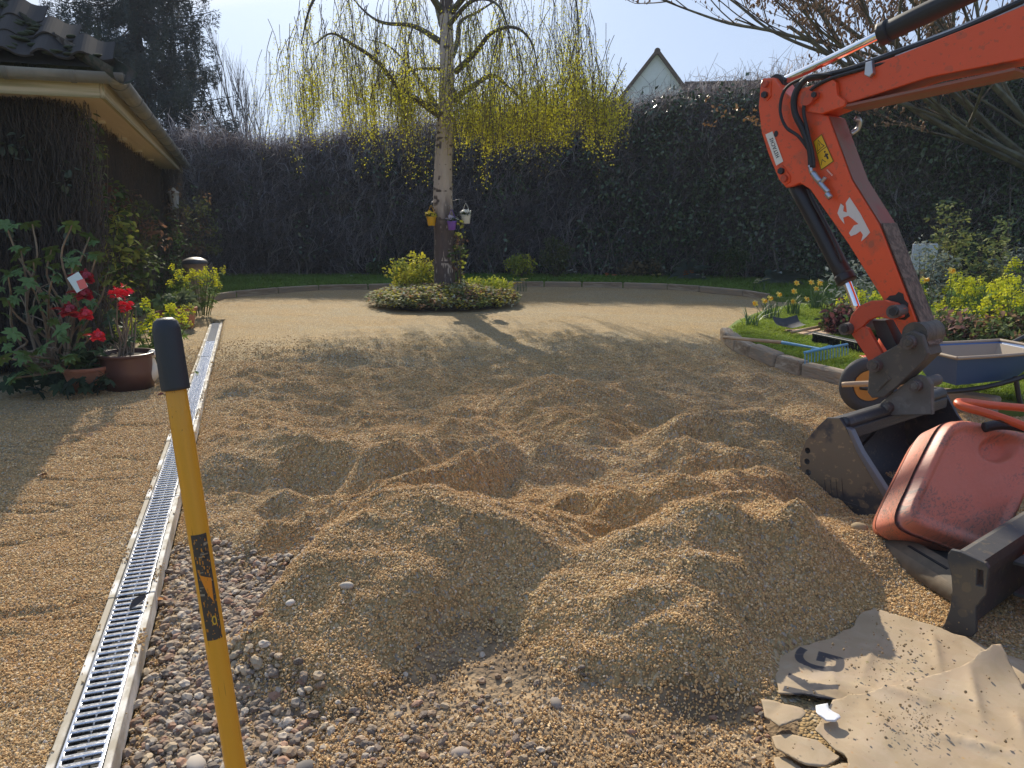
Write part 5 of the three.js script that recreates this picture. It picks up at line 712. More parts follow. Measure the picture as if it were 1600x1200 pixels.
// ---------------------------------------------------------------- wheelbarrow behind the hitch
{
  const wp = G(1352, 644), t = thing('wheelbarrow', 'wheelbarrow with blue metal tray and orange wheel hub behind the hitch', 'wheelbarrow', [wp.x, 0, wp.z], 0.15);
  const wh = obj('wheel', new THREE.TorusGeometry(0.145, 0.048, 16, 36).translate(0, 0.193, 0), std([.05, .05, .05], 0.8, { bumpMap: grain(20), bumpScale: 0.003 }), t); wh.rotation.y = -0.2; wh.position.y = 0;
  obj('hub', new THREE.CylinderGeometry(0.105, 0.105, 0.07, 24).rotateX(Math.PI / 2).translate(0, 0.193, 0), std([.55, .24, .04], 0.6), wh);
  const tube1 = s => tube([V(-0.12, 0.20, s * 0.1), V(0.25, 0.16, s * 0.13), V(0.7, 0.20, s * 0.22), V(1.2, 0.36, s * 0.27), V(1.75, 0.60, s * 0.3)], 0.017, 8, 5);
  obj('frame', [tube1(-1), tube1(1), tube([V(0.9, 0.27, 0.24), V(0.95, 0.1, 0.25), V(1.0, 0.0, 0.26)], 0.016, 8, 3), tube([V(0.9, 0.27, -0.24), V(0.95, 0.1, -0.25), V(1.0, 0.0, -0.26)], 0.016, 8, 3)], std([.03, .028, .026], 0.5), t);
  const P = [], I = [], rings = [[0.55, 1.0, 0.14, 0.20], [0.43, 1.15, 0.27, 0.40], [0.41, 1.17, 0.29, 0.41]];
  rings.forEach(([x0, x1, w, y]) => { for (const [x, z] of [[x0, -w], [x1, -w * 0.8], [x1, w * 0.8], [x0, w]]) P.push(x, y + (x === x1 ? 0.02 : 0), z); });
  for (let k = 0; k < 2; k++) for (let i = 0; i < 4; i++) { const a = k * 4 + i, b = k * 4 + (i + 1) % 4; I.push(a, b, a + 4, b, b + 4, a + 4); } I.push(0, 1, 2, 0, 2, 3); { const p2 = [0.565, 0.99, 0.13, 0.215, 0.445, 1.135, 0.258, 0.398], Q = []; for (const k of [0, 4]) { const [x0, x1, w, y] = p2.slice(k, k + 4); for (const [x, z] of [[x0, -w], [x1, -w * 0.8], [x1, w * 0.8], [x0, w]]) Q.push(x, y + (x === x1 ? 0.02 : 0), z); } const J = [0, 2, 1, 0, 3, 2]; for (let i = 0; i < 4; i++) { const a = i, b = (i + 1) % 4; J.push(a, a + 4, b, b, a + 4, b + 4); } const gi = new THREE.BufferGeometry(); gi.setAttribute('position', new THREE.Float32BufferAttribute(Q, 3)); gi.setIndex(J); const gc = clean(gi); gc.deleteAttribute('normal'); gc.computeVertexNormals(); obj('tray_lining', gc, std([1, 1, 1], 0.9, { map: mottled([.30, .25, .19], [.46, .40, .32], 4) }), t).userData.label = 'inside of the tray caked with dried mud'; }
  const g = new THREE.BufferGeometry(); g.setAttribute('position', new THREE.Float32BufferAttribute(P, 3)); g.setIndex(I); const gg = clean(g); gg.deleteAttribute('normal'); gg.computeVertexNormals(); obj('tray', gg, std([1, 1, 1], 0.5, { map: mottled([.055, .12, .27], [.075, .15, .32], 3) }), t);
  obj('tray_rim', [tube([V(0.41, 0.415, -0.29), V(0.8, 0.42, -0.265), V(1.17, 0.435, -0.235)], 0.012, 8, 3), tube([V(0.41, 0.415, 0.29), V(0.8, 0.42, 0.265), V(1.17, 0.435, 0.235)], 0.012, 8, 3), tube([V(0.41, 0.415, -0.29), V(0.405, 0.415, 0), V(0.41, 0.415, 0.29)], 0.012, 8, 3), tube([V(1.17, 0.435, -0.235), V(1.18, 0.435, 0), V(1.17, 0.435, 0.235)], 0.012, 8, 3)], std([.34, .27, .19], 0.8), t);
  const st = thing('wooden_stake', 'short length of pale wooden handle poking out beside the barrow wheel', 'stake', [wp.x, 0, wp.z]); obj('stick', tube([D(1316, 601, 4.55).sub(st.position), D(1340, 600, 4.5).sub(st.position), D(1420, 598, 4.4).sub(st.position)], [0.016, 0.018, 0.018], 10, 3), std([.42, .29, .17], 0.7), st);
}

// ---------------------------------------------------------------- tools on the right lawn
const wood = std([1, 1, 1], 0.7, { map: mottled([.40, .26, .14], [.55, .39, .23], 8) });
{
  const q = (x, y, h = 0.13) => G(x, y, h), a = q(1131, 527, 0.18), b = q(1222, 535, 0.21), c = q(1282, 545, 0.22), t = thing('garden_rake', 'blue-headed garden rake with wooden handle lying on the lawn edge', 'rake', [c.x, 0, c.z]), s = p => p.clone().sub(t.position);
  obj('handle', tube([s(a), s(a).lerp(s(b), 0.5), s(b)], 0.0165, 10, 3), wood, t); const blue = std([.10, .30, .46], 0.5);
  obj('socket', tube([s(b), s(b).lerp(s(c), 0.6), s(c)], [0.016, 0.011, 0.009], 10, 4), blue, t);
  const h0 = s(q(1257, 551, 0.22)), h1 = s(q(1324, 538, 0.22)); const hd = obj('head', [tube([h0, h0.clone().lerp(h1, 0.5), h1], 0.012, 8, 3), tube([s(c), s(c).lerp(h0, 0.6).add(V(0, 0.01, 0)), h0.clone().lerp(h1, 0.25)], 0.008, 6, 4), tube([s(c), s(c).lerp(h1, 0.4).add(V(0, 0.01, 0)), h0.clone().lerp(h1, 0.6)], 0.008, 6, 4)], blue, t);
  for (let i = 0; i < 15; i++) { const p = h0.clone().lerp(h1, i / 14); obj('tine', tube([p, p.clone().add(V(0.004, -0.03, 0.01)), p.clone().add(V(0.0, -0.09, 0.03))], [0.006, 0.004], 5, 3), blue, hd); }
}
{
  const a = G(1272, 530, 0.13), b = G(1372, 552, 0.13), t = thing('push_broom', 'wide black-bristled broom head lying on the lawn beside the rake', 'broom', [a.x, 0, a.z], Math.atan2(-(b.z - a.z), b.x - a.x)), L = a.distanceTo(b);
  obj('stock', [box(L, 0.022, 0.06, L / 2, 0.185, 0, 0.006)], std([.03, .03, .03], 0.4), t); obj('metal_strip', [box(L, 0.006, 0.012, L / 2, 0.199, 0.012), box(L, 0.006, 0.012, L / 2, 0.199, -0.014)], std([.6, .6, .6], 0.3, { metalness: 0.8 }), t);
  const br = [], r = rng(151); for (let i = 0; i < 420; i++) br.push(mat4(V(r() * L, 0.135, (r() - 0.5) * 0.055), (r() - 0.5) * 0.25, 0, (r() - 0.5) * 0.25)); inst('bristles', clean(new THREE.CylinderGeometry(0.003, 0.004, 0.09, 4)), std([.012, .012, .013], 0.8), br, null, t);
}
{
  const a = G(1228, 517, 0.1), h0 = G(1237, 519, 0.16), h1 = G(1312, 504, 0.14), t = thing('black_shovel', 'black-bladed shovel with a pale handle lying on the lawn', 'shovel', [a.x, 0.09, a.z], 0.5);
  const g = new THREE.PlaneGeometry(0.24, 0.28, 8, 8).rotateX(-Math.PI / 2), p = g.attributes.position; for (let i = 0; i < p.count; i++) { const x = p.getX(i), z = p.getZ(i); p.setXYZ(i, x * (z < -0.02 ? 1 - (z + 0.02) * -1.6 * Math.abs(z) : 1), 0.03 + x * x * 2.2 + z * z * 0.6 + Math.max(0, z) * 0.35, z); } g.rotateY(1.2).rotateX(0.35).translate(0, 0.04, 0); g.computeVertexNormals(); obj('blade', g, std([.018, .018, .02], 0.5), t);
  const inv = p => p.clone().sub(t.position).applyAxisAngle(V(0, 1, 0), -0.5); obj('handle', tube([inv(h0), inv(h0).lerp(inv(h1), 0.5), inv(h1)], 0.016, 9, 3), wood, t);
}
{ const c = G(1280, 520, 0.1), t = obj('flagstone', (() => { const g = new RoundedBoxGeometry(0.6, 0.05, 0.42, 3, 0.018), p = g.attributes.position; for (let i = 0; i < p.count; i++) { const n = (fbm(p.getX(i) * 6, p.getZ(i) * 6, 3) - 0.5); p.setXYZ(i, p.getX(i) * (1 + n * 0.12), p.getY(i) + n * 0.02, p.getZ(i) * (1 + n * 0.12)); } g.computeVertexNormals(); return g; })(), std([1, 1, 1], 0.9, { map: mottled([.36, .24, .16], [.48, .34, .24], 5), bumpMap: grain(10), bumpScale: 0.004 })); t.position.set(c.x, 0.1, c.z); t.rotation.y = 0.3; tag(t, 'flat orange-brown stone slab lying in the lawn grass', 'slab'); }
{ const c = D(1396, 500, 6.4), t = thing('orange_cone', 'bright orange cone glimpsed through the digger linkage', 'cone', [c.x, 0.09, c.z]); const m = leafMat([.80, .10, .01], 0.3, 0.5); obj('cone', new THREE.LatheGeometry([[0.15, 0.03], [0.135, 0.035], [0.035, 0.46], [0.028, 0.47], [0.001, 0.47]].map(p => new THREE.Vector2(...p)), 28), m, t); obj('base', box(0.36, 0.03, 0.36, 0, 0.015, 0, 0.01), m, t); }

// ---------------------------------------------------------------- torn cardboard
{
  const t = thing('cardboard_sheet', 'torn flattened cardboard box marked in black letters at bottom right', 'cardboard', [G(1400, 1100).x, 0, G(1400, 1100).z]), o = t.position;
  const x0 = 0.4, zz0 = -2.5, S = 1.9;                                     // the print covers this square of ground
  const cv = document.createElement('canvas'); cv.width = cv.height = 1024; const c = cv.getContext('2d'), r = rng(161); c.fillStyle = '#a28d72'; c.fillRect(0, 0, 1024, 1024);
  for (let i = 0; i < 1500; i++) { const v = r(); c.fillStyle = v < 0.6 ? 'rgba(120,96,70,.06)' : 'rgba(205,190,168,.06)'; c.beginPath(); c.ellipse(r() * 1024, r() * 1024, 4 + r() * 60, 3 + r() * 26, r() * 3, 0, 6.3); c.fill(); } for (let i = 0; i < 7; i++) { const sx = r() * 1024, sy = r() * 1024; for (let k = 0; k < 260; k++) { const q = r() * r() * 90, a = r() * 6.28; c.fillStyle = `rgba(${150 + r() * 40},${105 + r() * 30},45,.35)`; c.fillRect(sx + Math.cos(a) * q * 1.6, sy + Math.sin(a) * q, 1 + r() * 3, 1 + r() * 3); } }
  for (let i = 0; i < 420; i++) { c.fillStyle = `rgba(${90 + r() * 60},${65 + r() * 40},30,${0.2 + r() * 0.4})`; const a = r() * 6.28, q = r() * 300; c.fillRect(r() * 1024, r() * 1024, 1 + r() * 4, 1 + r() * 4); }
  const U = p => [(p.x - x0) / S * 1024, (p.z - zz0) / S * 1024];
  const put = (ch, cx, cy, ex, ey) => { const p = U(G(cx, cy, 0.03)), e = U(G(ex, ey, 0.03)), an = Math.atan2(e[1] - p[1], e[0] - p[0]); c.save(); c.translate(...p); c.rotate(an); c.fillStyle = 'rgba(46,46,52,.86)'; c.font = 'bold 100px sans-serif'; c.textAlign = 'center'; c.textBaseline = 'middle'; c.fillText(ch, 0, 0); c.restore(); };
  put('K', 1268, 1074, 1281, 1028); put('G', 1281, 1028, 1294, 985); put('I', 1256, 1104, 1268, 1074);
  for (let i = 0; i < 900; i++) { c.fillStyle = 'rgba(173,154,128,.4)'; c.fillRect(r() * 1024, r() * 1024, 1 + r() * 14, 1); }
  const tx = new THREE.CanvasTexture(cv); tx.colorSpace = THREE.SRGBColorSpace; tx.flipY = false;
  const m = std([1, 1, 1], 0.85, { map: tx, bumpMap: grain(60, 2), bumpScale: 0.0006 });
  const creases = [[[1456, 985], [1470, 1050], .02], [[1310, 1060], [1500, 1120], .016], [[1510, 1050], [1535, 1140], .02], [[1585, 1120], [1600, 1160], .02], [[1290, 1020], [1310, 1075], .014], [[1330, 1095], [1420, 1180], .016], [[1440, 1150], [1600, 1190], .018], [[1215, 1050], [1330, 1085], .02], [[1225, 1030], [1300, 1045], .014], [[1380, 970], [1345, 1060], .014]].map(([a, b, h]) => { const p = G(...a, 0.03), q = G(...b, 0.03); return [p.x, p.z, q.x, q.z, h]; });
  function sheet(px, y, amp, seed, lift) {
    const poly = []; const base = px.map(p => G(p[0], p[1], y)); base.forEach((a, i) => { const b = base[(i + 1) % base.length], n = Math.max(1, Math.round(a.distanceTo(b) / 0.03)); for (let k = 0; k < n; k++) { const p = a.clone().lerp(b, k / n), j = (hash2(i * 31 + k, seed) - 0.5) * 0.014; poly.push([p.x + j, p.z + (hash2(k, seed + i) - 0.5) * 0.014]); } });
    const st = 0.011, xs = poly.map(p => p[0]), zs = poly.map(p => p[1]), xa = Math.min(...xs), xb = Math.max(...xs), za = Math.min(...zs), zb = Math.max(...zs), nx = Math.ceil((xb - xa) / st) + 1, nz = Math.ceil((zb - za) / st) + 1, id = new Map(), P = [], Uv = [], I = [];
    const inside = (i, j) => polyIn(poly, xa + i * st, za + j * st), cache = []; for (let j = 0; j <= nz; j++) for (let i = 0; i <= nx; i++) cache[j * (nx + 1) + i] = inside(i, j);
    const vert = (i, j) => { const k = j * (nx + 1) + i; if (id.has(k)) return id.get(k); let x = xa + i * st, z = za + j * st; if (!cache[k]) { let m = 1e9, bx = x, bz = z; for (let q = 0, w = poly.length - 1; q < poly.length; w = q++) { const [ax, az] = poly[w], [ex, ez] = poly[q], dx = ex - ax, dz = ez - az, tt = clamp(((x - ax) * dx + (z - az) * dz) / (dx * dx + dz * dz + 1e-9)), d = Math.hypot(x - ax - dx * tt, z - az - dz * tt); if (d < m) { m = d; bx = ax + dx * tt; bz = az + dz * tt; } } x = bx; z = bz; } const ed = polyDist(poly, x, z), h = y + (fbm(x * 3 + seed, z * 3, 3) - 0.4) * amp + Math.abs(fbm(x * 5 + z * 4 + seed, z * 1.5, 2) - 0.5) * amp * 0.7 + creases.reduce((q, [ax, az, bx, bz, hh]) => { const dx = bx - ax, dz = bz - az, tt = clamp(((x - ax) * dx + (z - az) * dz) / (dx * dx + dz * dz)), d = Math.hypot(x - ax - dx * tt, z - az - dz * tt); return q + hh * 0.6 * Math.exp(-d / 0.013) * Math.sin(Math.PI * clamp(tt * 0.9 + 0.05)); }, 0) + (lift ? lift(x, z, ed) : 0); const n = P.length / 3; P.push(x - o.x, h, z - o.z); Uv.push((x - x0) / S, (z - zz0) / S); id.set(k, n); return n; };
    for (let j = 0; j < nz; j++) for (let i = 0; i < nx; i++) { const k = j * (nx + 1) + i; if (cache[k] || cache[k + 1] || cache[k + nx + 1] || cache[k + nx + 2]) { const a = vert(i, j), b = vert(i + 1, j), c2 = vert(i, j + 1), d = vert(i + 1, j + 1); I.push(a, c2, b, b, c2, d); } }
    const nTop = P.length / 3; for (let i = 0; i < nTop; i++) { P.push(P[i * 3], P[i * 3 + 1] - 0.005, P[i * 3 + 2]); Uv.push(Uv[i * 2], Uv[i * 2 + 1]); }
    const cnt = new Map(); for (let i = 0; i < I.length; i += 3) for (let e = 0; e < 3; e++) { const a = I[i + e], b = I[i + (e + 1) % 3]; cnt.set(b * 1e6 + a, (cnt.get(b * 1e6 + a) || 0)); cnt.set(a * 1e6 + b, 1 + (cnt.get(a * 1e6 + b) || 0)); }
    const J = I.slice(); for (let i = 0; i < I.length; i += 3) J.push(I[i] + nTop, I[i + 2] + nTop, I[i + 1] + nTop); for (const [k, v] of cnt) { if (v) { const a = Math.floor(k / 1e6), b = k % 1e6; if (!cnt.get(b * 1e6 + a)) J.push(a, a + nTop, b, b, a + nTop, b + nTop); } }
    const g = new THREE.BufferGeometry(); g.setAttribute('position', new THREE.Float32BufferAttribute(P, 3)); g.setAttribute('uv', new THREE.Float32BufferAttribute(Uv, 2)); g.setIndex(J); g.computeVertexNormals(); return obj('cardboard_panel', g, m, t);
  }
  sheet([[1366, 952], [1400, 962], [1456, 979], [1560, 1020], [1700, 1075], [1700, 1130], [1500, 1120], [1330, 1095], [1300, 1094], [1219, 1082], [1203, 1047], [1207, 1018], [1240, 1013], [1284, 1003], [1331, 984], [1345, 958]], 0.020, 0.02, 1);
  sheet([[1300, 1093], [1340, 1084], [1400, 1072], [1470, 1052], [1500, 1047], [1562, 1030], [1597, 1080], [1720, 1150], [1720, 1330], [1250, 1330], [1290, 1240], [1330, 1200], [1318, 1180], [1278, 1140]], 0.044, 0.02, 7, (x, z, e) => { const p = G(1520, 1040); const q = Math.hypot(x - p.x, z - p.z); return 0.05 * Math.exp(-q * q / 0.012); });
  sheet([[1184, 1100], [1200, 1104], [1240, 1110], [1262, 1126], [1240, 1136], [1212, 1144], [1196, 1126]], 0.035, 0.05, 11);
  sheet([[1206, 1150], [1240, 1148], [1280, 1158], [1308, 1180], [1290, 1196], [1262, 1202], [1236, 1182], [1212, 1170]], 0.040, 0.05, 13);
  sheet([[1206, 1178], [1226, 1184], [1262, 1204], [1330, 1196], [1310, 1300], [1210, 1300], [1216, 1220]], 0.030, 0.06, 17);
  const w = sheet([[1269, 1104], [1290, 1103], [1297, 1112], [1313, 1124], [1290, 1130], [1278, 1118]], 0.062, 0.03, 19); w.name = 'white_tag'; w.material = std([.68, .68, .68], 0.5); w.userData.label = 'small crumpled white label';
  const rr = rng(163), ms = []; for (let i = 0; i < 420; i++) { const cl = i % 3, p = cl === 0 ? G(1425 + (rr() + rr() + rr() - 1.5) * 60, 1135 + (rr() + rr() + rr() - 1.5) * 40, 0.05) : cl === 1 ? G(1390 + (rr() + rr() + rr() - 1.5) * 90, 1035 + (rr() + rr() + rr() - 1.5) * 70, 0.03) : G(1230 + rr() * 370, 960 + rr() * 230, 0.04); if (!polyIn(dropZone, p.x, p.z)) continue; ms.push(mat4(V(p.x, p.y + 0.02, p.z), rr() * 6, rr() * 6, rr() * 6, 0.0014 + 0.0042 * Math.pow(rr(), 3))); }
  const cr = inst('scattered_crumbs', stoneGeo(25), std([.26, .18, .09], 0.9), ms); cr.userData.label = 'crumbs of gravel scattered over the cardboard'; cr.userData.category = 'gravel';
}

// ---------------------------------------------------------------- pots and plants by the bungalow
const potProfile = (r0, r1, h, lip) => new THREE.LatheGeometry([[0.001, 0], [r0, 0], [lerp(r0, r1, 0.5) * 1.01, h * 0.5], [r1 * 0.97, h - lip], [r1 * 1.06, h - lip + 0.004], [r1 * 1.08, h - 0.006], [r1 * 1.05, h], [r1 * 0.95, h], [r1 * 0.92, h - 0.04], [0.001, h - 0.05]].map(p => new THREE.Vector2(...p)), 36);
const terra = std([1, 1, 1], 0.85, { map: mottled([.33, .12, .06], [.44, .19, .10], 6), bumpMap: grain(20), bumpScale: 0.001 }), glaze = std([1, 1, 1], 0.35, { map: mottled([.075, .03, .022], [.12, .05, .035], 5) });
function pot(px, py, r0, r1, h, m, label, lip = 0.035) { const p = G(px, py), t = thing('plant_pot', label, 'plant pot', [p.x, -0.01, p.z - r0 * 0.8]); obj('pot', potProfile(r0, r1, h, lip), m, t); obj('compost', new THREE.CylinderGeometry(r1 * 0.93, r1 * 0.9, 0.03, 24).translate(0, h - 0.045, 0), std([.04, .03, .02], 1), t); return t; }
const bigLeaf = rosette(9, 0.075, 0.036, 0.75, 171), bigLeaf2 = rosette(7, 0.085, 0.04, 0.8, 172), gloss = new THREE.MeshPhysicalMaterial({ color: rgb(1, 1, 1), roughness: 0.55, specularIntensity: 0.4, transmission: 0.28, thickness: 0, side: THREE.DoubleSide });
function spurge(name, label, pos, n, h, spread, seed, group) { // clump of upright stems with whorled leaves and yellow-green heads
  const t = thing(name, label, 'plant', pos, 0, group), r = rng(seed), st = [], lv = [], hd = [], lc = [], hc = [];
  for (let i = 0; i < n; i++) { const a = r() * 6.283, q = spread * Math.sqrt(r()), H = h * (0.65 + 0.45 * r()), b = V(Math.cos(a) * q * 0.35, 0, Math.sin(a) * q * 0.35), e = V(Math.cos(a) * q, H, Math.sin(a) * q); st.push(tube([b, b.clone().lerp(e, 0.5).add(V(0, H * 0.08, 0)), e], [0.006, 0.003], 4, 2)); for (let k = 0; k < 4; k++) { lv.push(mat4(b.clone().lerp(e, 0.3 + 0.2 * k), 0, r() * 6, 0, 0.55 + r() * 0.3)); const c = 0.8 + r() * 0.4; lc.push(rgb(.16 * c, .25 * c, .05 * c)); } for (let k = 0; k < 3; k++) { hd.push(mat4(e.clone().add(V((r() - 0.5) * 0.05, 0.01 - k * 0.025, (r() - 0.5) * 0.05)), 0, r() * 6, 0, 0.6 + r() * 0.4)); const c = 0.85 + r() * 0.3; hc.push(rgb(.62 * c, .62 * c, .035 * c)); } }
  obj('stems', st, std([.10, .13, .04], 0.8), t); inst('leaves', rosette(9, 0.085, 0.02, 0.5, 173), leafWhite, lv, lc, t); inst('flower_heads', clump(12, 0.035, s => leaf(0.026 * s, 0.024 * s), 174), leafWhite, hd, hc, t); return t;
}
{
  pot(128, 613, 0.115, 0.165, 0.20, terra, 'round terracotta pot at the foot of the shrub near the bungalow corner');
  pot(187, 609, 0.185, 0.20, 0.28, glaze, 'large dark brown glazed pot right of the terracotta one', 0.03);
  pot(281, 512, 0.12, 0.17, 0.25, terra, 'terracotta pot further along beside the gravel, under green leaves');
  pot(262, 514, 0.11, 0.15, 0.22, terra, 'smaller terracotta pot just left of the far pot');
  { // flowering shrub with bare stems
    const b = G(70, 604), t = thing('flowering_shrub', 'tangled bare-stemmed shrub with leaf rosettes and red blossoms at the corner', 'shrub', [b.x, 0, b.z - 0.25]), r = rng(181), o = t.position, st = [], ros = [], rc = [], at = (x, y, d) => D(x, y, d).sub(o);
    const tips = [[112, 352, 5.6], [112, 408, 5.5], [45, 440, 5.4], [52, 410, 5.6], [12, 430, 5.3], [32, 392, 5.6], [85, 424, 5.4], [50, 350, 5.8], [20, 520, 5.2], [95, 515, 5.3], [60, 480, 5.5], [150, 400, 5.8], [12, 470, 5.3], [35, 555, 5.2], [70, 540, 5.3], [100, 470, 5.6], [140, 470, 5.7], [165, 430, 5.9], [130, 520, 5.4], [25, 590, 5.1], [110, 560, 5.3], [8, 350, 5.5], [80, 390, 5.7], [140, 370, 5.9], [4, 560, 5.0], [60, 575, 5.2]];
    for (const [x, y, d] of tips) { const e = at(x, y, d), bb = V((r() - 0.5) * 0.3, 0, (r() - 0.5) * 0.25), mid = bb.clone().lerp(e, 0.45).add(V((r() - 0.5) * 0.25, 0.05, (r() - 0.5) * 0.2)); st.push(tube([bb, mid, bb.clone().lerp(e, 0.8).add(V((r() - 0.5) * 0.12, 0.02, 0)), e], [0.013, 0.009, 0.005], 6, 4)); for (let k = 0; k < 4; k++) { ros.push(mat4(k ? mid.clone().lerp(e, 0.2 + 0.25 * k).add(V((r() - 0.5) * 0.16, (r() - 0.5) * 0.1, 0.04)) : e, (r() - 0.5) * 0.6, r() * 6, (r() - 0.5) * 0.6, k ? 0.6 : 0.95)); const c = 0.8 + r() * 0.4; rc.push(rgb(.12 * c, .20 * c, .06 * c)); } if (r() < 0.8) { const s = mid.clone().add(V((r() - 0.5) * 0.5, (r() - 0.2) * 0.3, (r() - 0.3) * 0.3)); st.push(tube([bb.clone().lerp(mid, 0.7), mid.clone().lerp(s, 0.5).add(V(0, 0.04, 0)), s], [0.007, 0.003], 5, 3)); } }
    obj('stems', st, std([1, 1, 1], 0.85, { map: mottled([.20, .15, .10], [.32, .25, .17], 8) }), t); inst('leaf_rosettes', bigLeaf, gloss, ros, rc, t);
    const bl = clump(26, 0.045, s => leaf(0.042 * s, 0.036 * s, 0.3, 0.3), 182), red = leafMat([.62, .02, .035], 0.3, 0.5), deep = leafMat([.34, .008, .02], 0.25, 0.5);
    for (const [x, y, d, m, s] of [[130, 432, 5.15, deep, 1.1], [128, 458, 5.15, deep, 1.1], [104, 484, 5.1, deep, 1.15], [130, 490, 5.1, red, 1.0], [150, 524, 5.15, red, 0.95]]) { const f = obj('blossom', bl, m, t); f.position.copy(at(x, y, d)); f.scale.set(s, s * 0.8, s); }
    { const c = at(121, 441, 5.0), tg = obj('plant_label', [box(0.09, 0.11, 0.002).rotateZ(0.5)], std([.62, .74, .72], 0.5), t); tg.position.copy(c); const pk = obj('label_picture', [box(0.055, 0.06, 0.002).rotateZ(0.3)], std([.70, .16, .14], 0.5), tg); pk.position.set(0.03, -0.012, 0.004); }
  }
  { const p = G(187, 609), t = thing('potted_shrub', 'leggy glossy shrub with bright red blossoms in the brown pot', 'shrub', [p.x, 0.22, p.z - 0.15]), r = rng(185), o = t.position, st = [], ros = [], rc = []; for (let i = 0; i < 20; i++) { const e = D(160 + r() * 56, 455 + r() * 95, 6.0 + (r() - 0.5) * 0.4).sub(o); st.push(tube([V((r() - 0.5) * 0.1, 0, (r() - 0.5) * 0.1), e.clone().multiplyScalar(0.5).add(V((r() - 0.5) * 0.1, 0, 0)), e], [0.009, 0.004], 5, 3)); ros.push(mat4(e, (r() - 0.5), r() * 6, (r() - 0.5), 0.75)); const c = 0.8 + r() * 0.5; rc.push(rgb(.07 * c, .11 * c, .05 * c)); } obj('stems', st, std([.2, .15, .1], 0.9), t); inst('leaves', bigLeaf2, gloss, ros, rc, t); const bl = clump(26, 0.045, s => leaf(0.042 * s, 0.036 * s, 0.3, 0.3), 186), red = leafMat([.78, .02, .05], 0.4, 0.5); for (const [x, y, s] of [[180, 458, 0.9], [192, 456, 1.1], [196, 475, 0.9], [195, 482, 0.75]]) { const f = obj('blossom', bl, red, t); f.position.copy(D(x, y, 5.75).sub(o)); f.scale.setScalar(s); } }
  shrub('pot_foliage', 'low leafy plant filling the terracotta pot near the corner', [G(128, 613).x, 0.17, G(128, 613).z - 0.1], [0.17, 0.14, 0.15], GR, 187, bigLeaf2, 16, undefined, false);
  shrub('fern_patch', 'dark low fronds under the tangled shrub beside the terracotta pot', [G(70, 625).x, 0, G(70, 625).z - 0.2], [0.42, 0.16, 0.2], [[.03, .055, .03], [.045, .075, .035]], 188, bigLeaf2, 30, undefined, false);
  spurge('spurge_clump', 'yellow-green spurge clump behind the brown pot', [G(222, 585).x, 0, G(222, 585).z - 0.35], 26, 0.52, 0.34, 189);
  spurge('spurge_clump', 'yellow-green spurge clump by the far pots under the eaves', [G(290, 500).x, 0, G(290, 500).z - 0.5], 26, 0.62, 0.36, 190);
  shrub('pot_foliage', 'green leaves spilling over the far terracotta pots', [G(272, 512).x, 0.22, G(272, 512).z - 0.12], [0.26, 0.2, 0.15], [[.10, .16, .06], [.16, .2, .1]], 191, bigLeaf2, 18, undefined, false);
  { // goose ornament
    const p = G(221, 604), t = thing('goose_ornament', 'small cream goose ornament with orange beak beside the brown pot', 'ornament', [p.x, 0, p.z - 0.08]); const body = [[0, .07, .0, .075], [-.05, .09, 0, .06], [.05, .11, 0, .055], [.062, .18, 0, .034], [.06, .225, 0, .03], [.075, .25, 0, .034]], m = std([1, 1, 1], 0.6, { map: mottled([.62, .55, .40], [.74, .68, .54], 4) });
    obj('body', [tube([V(-0.13, 0.13, 0), V(-0.07, 0.09, 0), V(0.0, 0.075, 0), V(0.055, 0.11, 0), V(0.06, 0.17, 0), V(0.055, 0.225, 0), V(0.078, 0.25, 0), V(0.105, 0.243, 0)], [0.012, 0.06, 0.085, 0.062, 0.034, 0.03, 0.036, 0.02], 16, 5)], m, t); obj('beak', new THREE.ConeGeometry(0.017, 0.05, 10).rotateZ(-Math.PI / 2 - 0.2).translate(0.128, 0.236, 0), std([.6, .25, .05], 0.5), t); obj('base', new THREE.CylinderGeometry(0.055, 0.07, 0.03, 18).translate(-0.005, 0.012, 0), m, t);
  }
  // tall shrubs climbing along the long wall
  const cl = clump(16, 0.12, s => leaf(0.065 * s, 0.03 * s, 0.2, 0.3), 192), along = (a, out) => V(CORN.x, 0, CORN.z).addScaledVector(e2, a).addScaledVector(e1, 0.42 - out);
  [[0.75, 0.1, 0.28, 2.25, 80, 'tall glossy climber by the near corner of the bungalow wall', MX], [2.2, 0.05, 0.36, 1.7, 70, 'leafy wall shrub midway along the bungalow wall', MX], [4.2, 0.0, 0.42, 1.75, 70, 'red-tinged leafy shrub against the bungalow wall before the pier', [[.13, .15, .05], [.22, .12, .07], [.09, .12, .04]]], [6.6, 0.1, 0.45, 1.5, 60, 'bushy green wall shrub just before the pier', GR], [8.6, 0.55, 0.5, 2.1, 64, 'loose shrub with pale young leaves jutting out beside the pier', [[.22, .22, .07], [.26, .16, .09], [.12, .14, .05]]]].forEach(([a, out, w, h, n, lab, pal], i) => { const p = along(a, out); shrub('wall_shrub', lab, [p.x, 0, p.z], [w, h, w], pal, 193 + i, cl, n, 'shrubs along the bungalow wall'); });
  { const p = along(6.0, 0.7), t = thing('chimney_pot', 'weathered clay chimney pot with a dark domed lid among the plants', 'ornament', [p.x, 0, p.z]); obj('pot', potProfile(0.15, 0.17, 0.62, 0.06), std([1, 1, 1], 0.9, { map: mottled([.20, .14, .10], [.32, .24, .17], 6) }), t); obj('lid', new THREE.SphereGeometry(0.2, 20, 10, 0, 6.283, 0, Math.PI / 2).scale(1, 0.5, 1).translate(0, 0.62, 0), std([.05, .05, .055], 0.5), t); }
